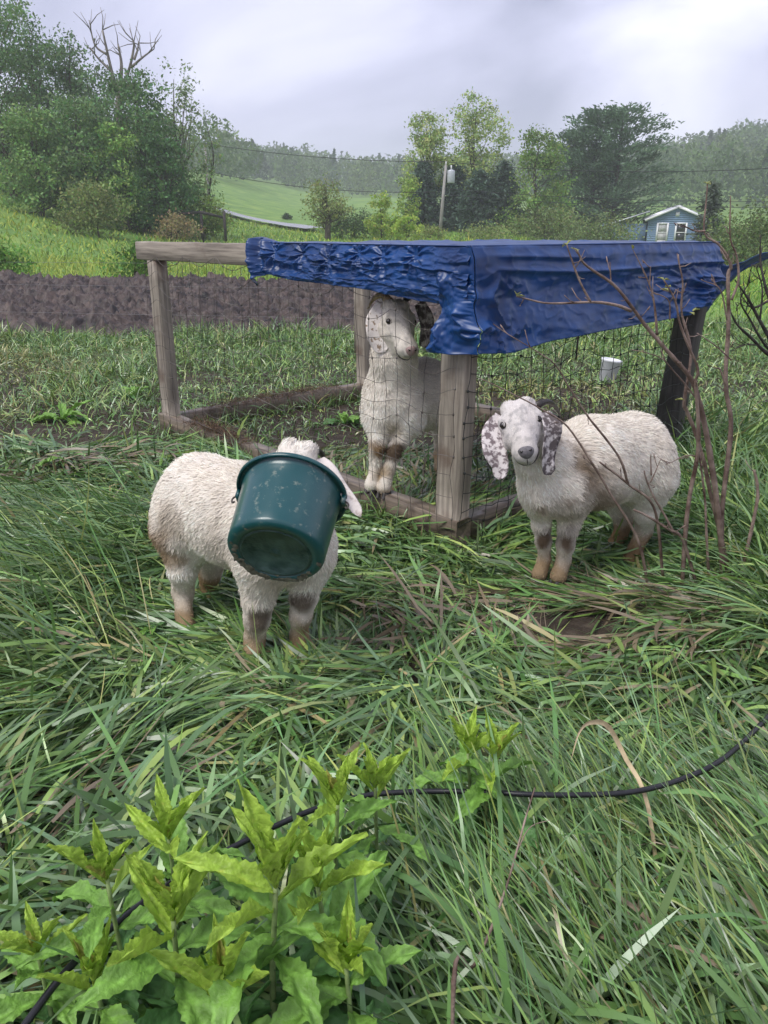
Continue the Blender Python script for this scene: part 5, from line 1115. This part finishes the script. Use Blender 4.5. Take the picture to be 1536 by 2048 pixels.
bush('dark green bush at the base of the wood, left part', 60, 58, 330, 120, GD, 2500, .25); bush('dark green bush at the base of the wood, right part', 290, 56, 352, 120, GD, 2500, .25)
bush('dark round bush beside the open grown tree in the middle field', 708, 60, 420, 85, (.08, .13, .06), 1800, .2); bush('small dark lone bush out in the middle field', 574, 95, 428, 14, (.04, .07, .035), 350, .25)
tree('field_tree', 'olive green open grown tree with a thick fork standing alone in the field', 652, 58, 352, 82, 'round', (.16, .20, .08), 2600, .2, None, .22, clusters=90, sig=.7)
tree('sapling', 'light yellow-green sapling left of the spruces', 762, 58, 385, 60, 'skirt', (.20, .29, .06), 1800, .2, 'saplings by the spruces', .06, clusters=60); tree('sapling', 'brighter low sapling in front of the spruces', 815, 55, 425, 50, 'shrub', (.21, .31, .06), 1300, .18, 'saplings by the spruces', .05, clusters=40)
tree('sapling', 'taller yellow-green sapling touching the first spruce', 818, 62, 340, 55, 'tall', (.19, .28, .065), 1500, .2, 'saplings by the spruces', .07, clusters=60)
POP = 'tall pale poplars behind the tarp'
tree('poplar', 'left of the two tall pale green poplars above the utility pole', 852, 72, 218, 85, 'tall', PALE, 5200, .26, POP, .2, clusters=120, sig=.55)
tree('poplar', 'right and taller pale green poplar above the tarp', 955, 72, 192, 125, 'tall', PALE, 7500, .26, POP, .22, clusters=150, sig=.5)
SP = 'dark spruces behind the tarp'
conifer('spruce', 'dark spruce directly left of the utility pole', 848, 70, 312, 100, (.04, .065, .045), 6500, group=SP); conifer('spruce', 'dark spruce just right of the utility pole', 912, 71, 316, 105, (.035, .06, .042), 6500, group=SP)
conifer('spruce', 'dark spruce below the taller poplar', 962, 69, 330, 115, (.04, .066, .045), 7000, group=SP); conifer('spruce', 'rightmost dark spruce of the row', 1012, 70, 312, 115, (.042, .066, .047), 7000, group=SP)
tree('deciduous_tree', 'light green leafy tree at the left shoulder of the large pines', 1085, 68, 258, 120, 'skirt', (.12, .195, .06), 5000, .26, None, .18)
PN = 'large white pines'
conifer('pine', 'left and lower of the large dark pines', 1150, 84, 250, 160, (.065, .105, .055), 6500, 'pine', PN, .26, .34, .10); conifer('pine', 'left stem top of the tallest twin pine', 1198, 83, 208, 190, (.06, .098, .056), 11000, 'pine', PN, .28, .34, .12)
conifer('pine', 'right stem top of the tallest twin pine', 1250, 82, 202, 215, (.062, .10, .056), 13000, 'pine', PN, .30, .34, .08)
bush('broad olive bush at the foot of the pines, left part', 1095, 60, 415, 100, (.11, .15, .06), 2400, .2); bush('broad olive bush at the foot of the pines, right part', 1200, 58, 430, 140, (.10, .14, .06), 2800, .2)
bush('pale low bush above the tarp beside the utility pole', 862, 58, 452, 45, (.17, .22, .08), 900, .16); bush('pale low bush above the tarp under the spruces', 965, 57, 455, 90, (.15, .20, .08), 1500, .16)
conifer('cedar', 'dark cedar standing right of the blue house', 1432, 48, 350, 95, (.055, .07, .05), 5200, group=None, trunk_r=.12, leaf=.2, start=.04)
bush('large green bush at the right edge beyond the tarp', 1510, 42, 415, 150, (.09, .135, .05), 4000, .18); bush('grey-green bush between the cedar and the right edge', 1465, 45, 440, 90, (.075, .105, .05), 2200, .18)
bush('leafy clump in the meadow left of the shelter top rail', 262, 21.5, 478, 95, (.085, .17, .045), 1500, .10, sig=.8); bush('tall weedy clump at the left edge behind the soil bed', 5, 22, 470, 80, (.10, .2, .05), 1200, .10, sig=.8)

# ------------------------------------------------------------------ far wooded hills (one mass)
def far_woods():
    r = np.random.default_rng(950); VV, FF, CC, n0 = [], [], [], 0; pts = []
    for (y0, y1, step) in ((262, 330, 8.5), (330, 520, 10.5)):
        for yy in np.arange(y0, y1, step):
            for xx in np.arange(-.42 * yy, .70 * yy, step): pts.append((xx + r.normal() * step * .35, yy + r.normal() * step * .35))
    for yy in np.arange(150, 262, 9):
        for xx in np.arange(.30 * yy + max(0, (230 - yy) * .15), .72 * yy, 9): pts.append((xx + r.normal() * 3, yy + r.normal() * 3))
    for yy in np.arange(170, 262, 10):
        for xx in np.arange(-.45 * yy, -.16 * yy, 10): pts.append((xx + r.normal() * 3, yy + r.normal() * 3))
    pts = np.array(pts); zz = tz(pts[:, 0], pts[:, 1])
    for (xx, yy), z in zip(pts, zz):
        h = 8 + 5 * r.random(); w = 3.6 + 2 * r.random(); m_ = 190 if yy < 240 else 120 if yy < 400 else 55; con = r.random() < .16
        d = norm(r.normal(size=(m_, 3))) * (.55 + .45 * r.random((m_, 1)) ** .5)
        if con: t = r.random(m_); d = np.stack([d[:, 0] * (1 - t) * .8, d[:, 1] * (1 - t) * .8, t * 2 - 1], 1)
        P = np.array((xx, yy, z + h * .56)) + d * np.array((w, w, h * .48)); base = np.array((.045, .085, .05)) if con else np.array([(.085, .15, .05), (.11, .185, .055), (.065, .12, .045), (.14, .20, .07)][r.integers(4)])
        V, F, C = leaf_quads(P, .35 + .0019 * yy, base * (.8 + .4 * r.random()) * (.8 + .4 * r.random((m_, 1))), r); VV.append(V); FF.append(F + n0); CC.append(C); n0 += len(V)
    tag(add('far_woods', np.concatenate(VV), np.concatenate(FF), M['foliage'], None, np.concatenate(CC), False), 'hazy green wooded hills along the horizon', 'forest', kind='stuff')
far_woods()

# ------------------------------------------------------------------ house
def house():
    y = 72.0; c = W(1349, 480, y); gz = float(tz(c[0], y)); root = thing('house', 'blue clapboard house with pale metal gable roof and white window trim', 'house', (c[0], y, gz))
    M['siding'] = plain('blue_siding', (0.20, 0.30, 0.44), 0.6, 0.3, var=0.06, scale=3); M['trim'] = plain('white_trim', (0.78, 0.78, 0.78), 0.5, 0.4, var=0.04); M['roofing'] = plain('pale_metal_roof', (0.55, 0.56, 0.60), 0.35, 0.5, 0.3, var=0.06, scale=2); M['pane'] = plain('window_glass', (0.03, 0.035, 0.04), 0.06, 0.6, var=0.1); M['blind'] = plain('window_blind', (0.45, 0.45, 0.44), 0.6, .3, var=.1)
    ang = R(-14); X = np.array((math.cos(ang), math.sin(ang), 0)); Yv = np.array((-math.sin(ang), math.cos(ang), 0)); Z = np.array((0, 0, 1.0)); o = np.array((c[0], y, gz))
    hw = 2.35; ze = W(1300, 437, y)[2] - gz; zr = W(1349, 413, y)[2] - gz; dp = 8.0
    def Pp(a, b, z): return o + X * a + Yv * b + Z * z
    mb = MB(); prof = [(-hw, 0), (hw, 0), (hw, ze), (0, zr), (-hw, ze)]; V = [Pp(a, b, z) for b in (0, dp) for a, z in prof]
    mb.put(V, np.array([[0, 1, 6, 5], [1, 2, 7, 6], [2, 3, 8, 7], [3, 4, 9, 8], [4, 0, 5, 9]])); mb.put(np.array(V), np.array([[0, 4, 3], [0, 3, 2], [0, 2, 1], [5, 8, 9], [5, 7, 8], [5, 6, 7]])); wl_ = mb.build('wall', M['siding'], root, False)
    for k in range(int(zr / .16)):                              # clapboards on the gable
        z = .05 + k * .16; half = hw if z < ze - .02 else hw * (zr - z) / (zr - ze)
        if half < .15: break
        mb = MB(); mb.box(Pp(0, -.012, z), [X, Yv, Z], (half - .02, .012, .07)); mb.build('clapboard', M['siding'], wl_, False)
    for s in (-1, 1):
        sl = norm(X * s * (-hw) + Z * (zr - ze)); nn = norm(np.cross(Yv, sl)); nn = nn if nn[2] > 0 else -nn; e0 = Pp(s * hw, 0, ze) - sl * .35; L = np.linalg.norm(Pp(0, 0, zr) - e0)
        mb = MB(); mb.box(e0 + sl * L / 2 + Yv * (dp / 2) + nn * .06, [sl, Yv, nn], (L / 2, dp / 2 + .3, .04)); rf = mb.build('roof', M['roofing'], root, False)
        for k in range(10): mb = MB(); mb.box(e0 + sl * L / 2 + Yv * (-.25 + k * (dp + .5) / 9) + nn * .115, [sl, Yv, nn], (L / 2 - .02, .02, .015)); mb.build('roof_seam', M['roofing'], rf, False)
        mb = MB(); mb.box(e0 + sl * L / 2 - Yv * .32 - nn * .02, [sl, Yv, nn], (L / 2, .02, .09)); mb.build('barge_board', M['trim'], root, False)
    for a, blind in ((-1.12, True), (.42, False)):
        zc = ze - 1.15; f_ = MB()
        for s in (-1, 1): f_.box(Pp(a + s * .43, -.05, zc), [X, Yv, Z], (.07, .03, .80)); f_.box(Pp(a, -.05, zc + s * .75), [X, Yv, Z], (.36, .028, .07))
        f_.box(Pp(a, -.045, zc), [X, Yv, Z], (.36, .02, .03)); wf = f_.build('window_frame', M['trim'], root, False)
        for s in (-1, 1): mb = MB(); mb.box(Pp(a, -.03, zc + s * .355), [X, Yv, Z], (.36, .006, .325)); mb.build('pane', M['blind'] if blind else M['pane'], wf, False)
    mb = MB(); mb.box(Pp(0, -.04, zr - .62), [X, Yv, Z], (.16, .03, .18)); mb.build('gable_vent', M['trim'], root, False)
    mb = MB(); mb.box(Pp(-hw - 2.0, 3.2, ze * .42), [X, Yv, Z], (1.9, 2.6, ze * .42)); mb.build('side_wing', M['siding'], root, False)
    mb = MB(); mb.box(Pp(-hw - 2.05, 3.1, ze * .84 + .35), [norm(X * 1 + Z * .32), Yv, norm(Z - X * .32)], (2.2, 3.0, .05)); mb.build('wing_roof', M['roofing'], root, False)
house()

# ------------------------------------------------------------------ utility poles, power lines, fence
def pole(label, u, y, ytop, rad, xf=False, lean=0.0):
    t = W(u, ytop, y); gz = float(tz(t[0], y)); root = thing('utility_pole', label, 'utility pole', (t[0], y, gz)); mb = MB(); mb.tube(np.array([(t[0] - lean, y, gz - .1), (t[0] - lean / 2, y, (gz + t[2]) / 2), (t[0], y, t[2])]), [rad * 1.25, rad * 1.1, rad * .85], 10); mb.build('post', M['pale_bark2'], root)
    if xf:
        v, fc = lathe([(.001, 0), (.24, 0), (.26, .04), (.26, .75), (.24, .8), (.10, .86), (.001, .86)], 16); tr_ = add('transformer', v + np.array((t[0] + rad + .27, y, t[2] - 1.15)), fc, M['steel_grey'], root)
        mb = MB(); mb.tube(np.array([(t[0] + rad + .27, y, t[2] - .29), (t[0] + rad + .27, y, t[2] - .02)]), .05, 6); mb.build('bushing', M['trim'], tr_)
    mb = MB(); mb.tube(np.array([(t[0], y, t[2] - .02), (t[0], y, t[2] + .22)]), [.05, .03], 6); mb.build('insulator', M['trim'], root); return t
M['pale_bark2'] = plain('grey_pole_wood', (0.33, 0.31, 0.29), 0.8, 0.3, var=0.15, scale=4, stretch=(6, 6, .6)); M['steel_grey'] = plain('grey_transformer', (0.48, 0.50, 0.53), 0.45, 0.5, 0.2, var=0.06)
p1 = pole('pale wooden utility pole with a grey transformer in front of the spruces', 892, 58, 330, .10, True, .35); p2 = pole('thin utility pole at the right edge of the left wood', 410, 70, 292, .10)
def line(label, a, b, sag, rad=.022):
    a = np.asarray(a, float); b = np.asarray(b, float); t = np.linspace(0, 1, 40)[:, None]; P = a + (b - a) * t; P[:, 2] -= sag * 4 * (t * (1 - t))[:, 0]; mb = MB(); mb.tube(P, rad, 4); tag(mb.build('power_line', M['black_net']), label, 'power line', 'overhead power lines')
line('upper power line from the left wood to the transformer pole', p2 + (0, 0, .2), p1 + (0, 0, .2), .35); line('lower cable sagging across the middle field', p2 - (0, 0, 1.9), p1 - (0, 0, 1.7), .55)
line('upper power line running right from the transformer pole past the pines', p1 + (0, 0, .2), W(1640, 330, 52), .5); line('thin cable below it crossing in front of the cedar', p1 - (0, 0, 1.5), W(1640, 402, 52), .3, .015); line('lowest cable between the house and the right edge', p1 - (0, 0, 1.9), W(1640, 414, 52), .3, .015)
M['fence_wire'] = plain('fence_wire', (0.2, 0.2, 0.2), 0.4, 0.5, 0.7)
fen = thing('wire_fence', 'thin wire fence on small dark posts along the soil bed', 'fence', (-4, 10.7, 0))
fp = [(-13.5, 11.5), (-6.2, 10.75), (-0.33, 9.7), (2.3, 9.3), (5.5, 9.2)]
for i, (xx, yy) in enumerate(fp): mb = MB(); mb.tube(np.array([(xx, yy, -.05), (xx + .01, yy, .6), (xx, yy, 1.12)]), .045 if i == 2 else .012, 8); mb.build('post', M['wood'] if i == 2 else M['dark_twig'], fen)
for z in (.45, .8, 1.08):
    mb = MB(); mb.tube(np.array([(xx, yy - .02, z) for xx, yy in fp]), .0014, 4); mb.build('wire', M['fence_wire'], fen)
rl = thing('rail_fence', 'low dark fallen rail fence at the right foot of the wood', 'fence', (W(400, 432, 52)[0], 52, float(tz(W(400, 432, 52)[0], 52))))
for a, b in (((350, 428), (405, 424)), ((400, 424), (450, 436))): mb = MB(); mb.tube(np.array([W(*a, 51), W(*b, 52)]), .08, 6); mb.build('rail', M['dark_twig'], rl)
for u_ in (352, 402, 448): q = W(u_, 426, 51.5); mb = MB(); mb.tube(np.array([(q[0], 51.5, float(tz(q[0], 51.5)) - .05), (q[0], 51.5, q[2] + .12)]), .09, 6); mb.build('post', M['dark_twig'], rl)

# ------------------------------------------------------------------ haze
def haze():
    m = bpy.data.materials.new('haze_air'); m.use_nodes = True; n, l = m.node_tree.nodes, m.node_tree.links; n.clear(); o = n.new('ShaderNodeOutputMaterial'); v = n.new('ShaderNodeVolumePrincipled')
    v.inputs['Color'].default_value = (0.93, 0.94, 1.0, 1); v.inputs['Density'].default_value = 0.0011; v.inputs['Anisotropy'].default_value = 0.0; l.new(v.outputs[0], o.inputs['Volume'])
    mb = MB(); mb.box((0, 0, 33), np.eye(3), (930, 930, 37)); h = mb.build('haze', m, None, False); tag(h, 'pale rain haze filling the air over the valley', 'haze', kind='stuff')
haze()
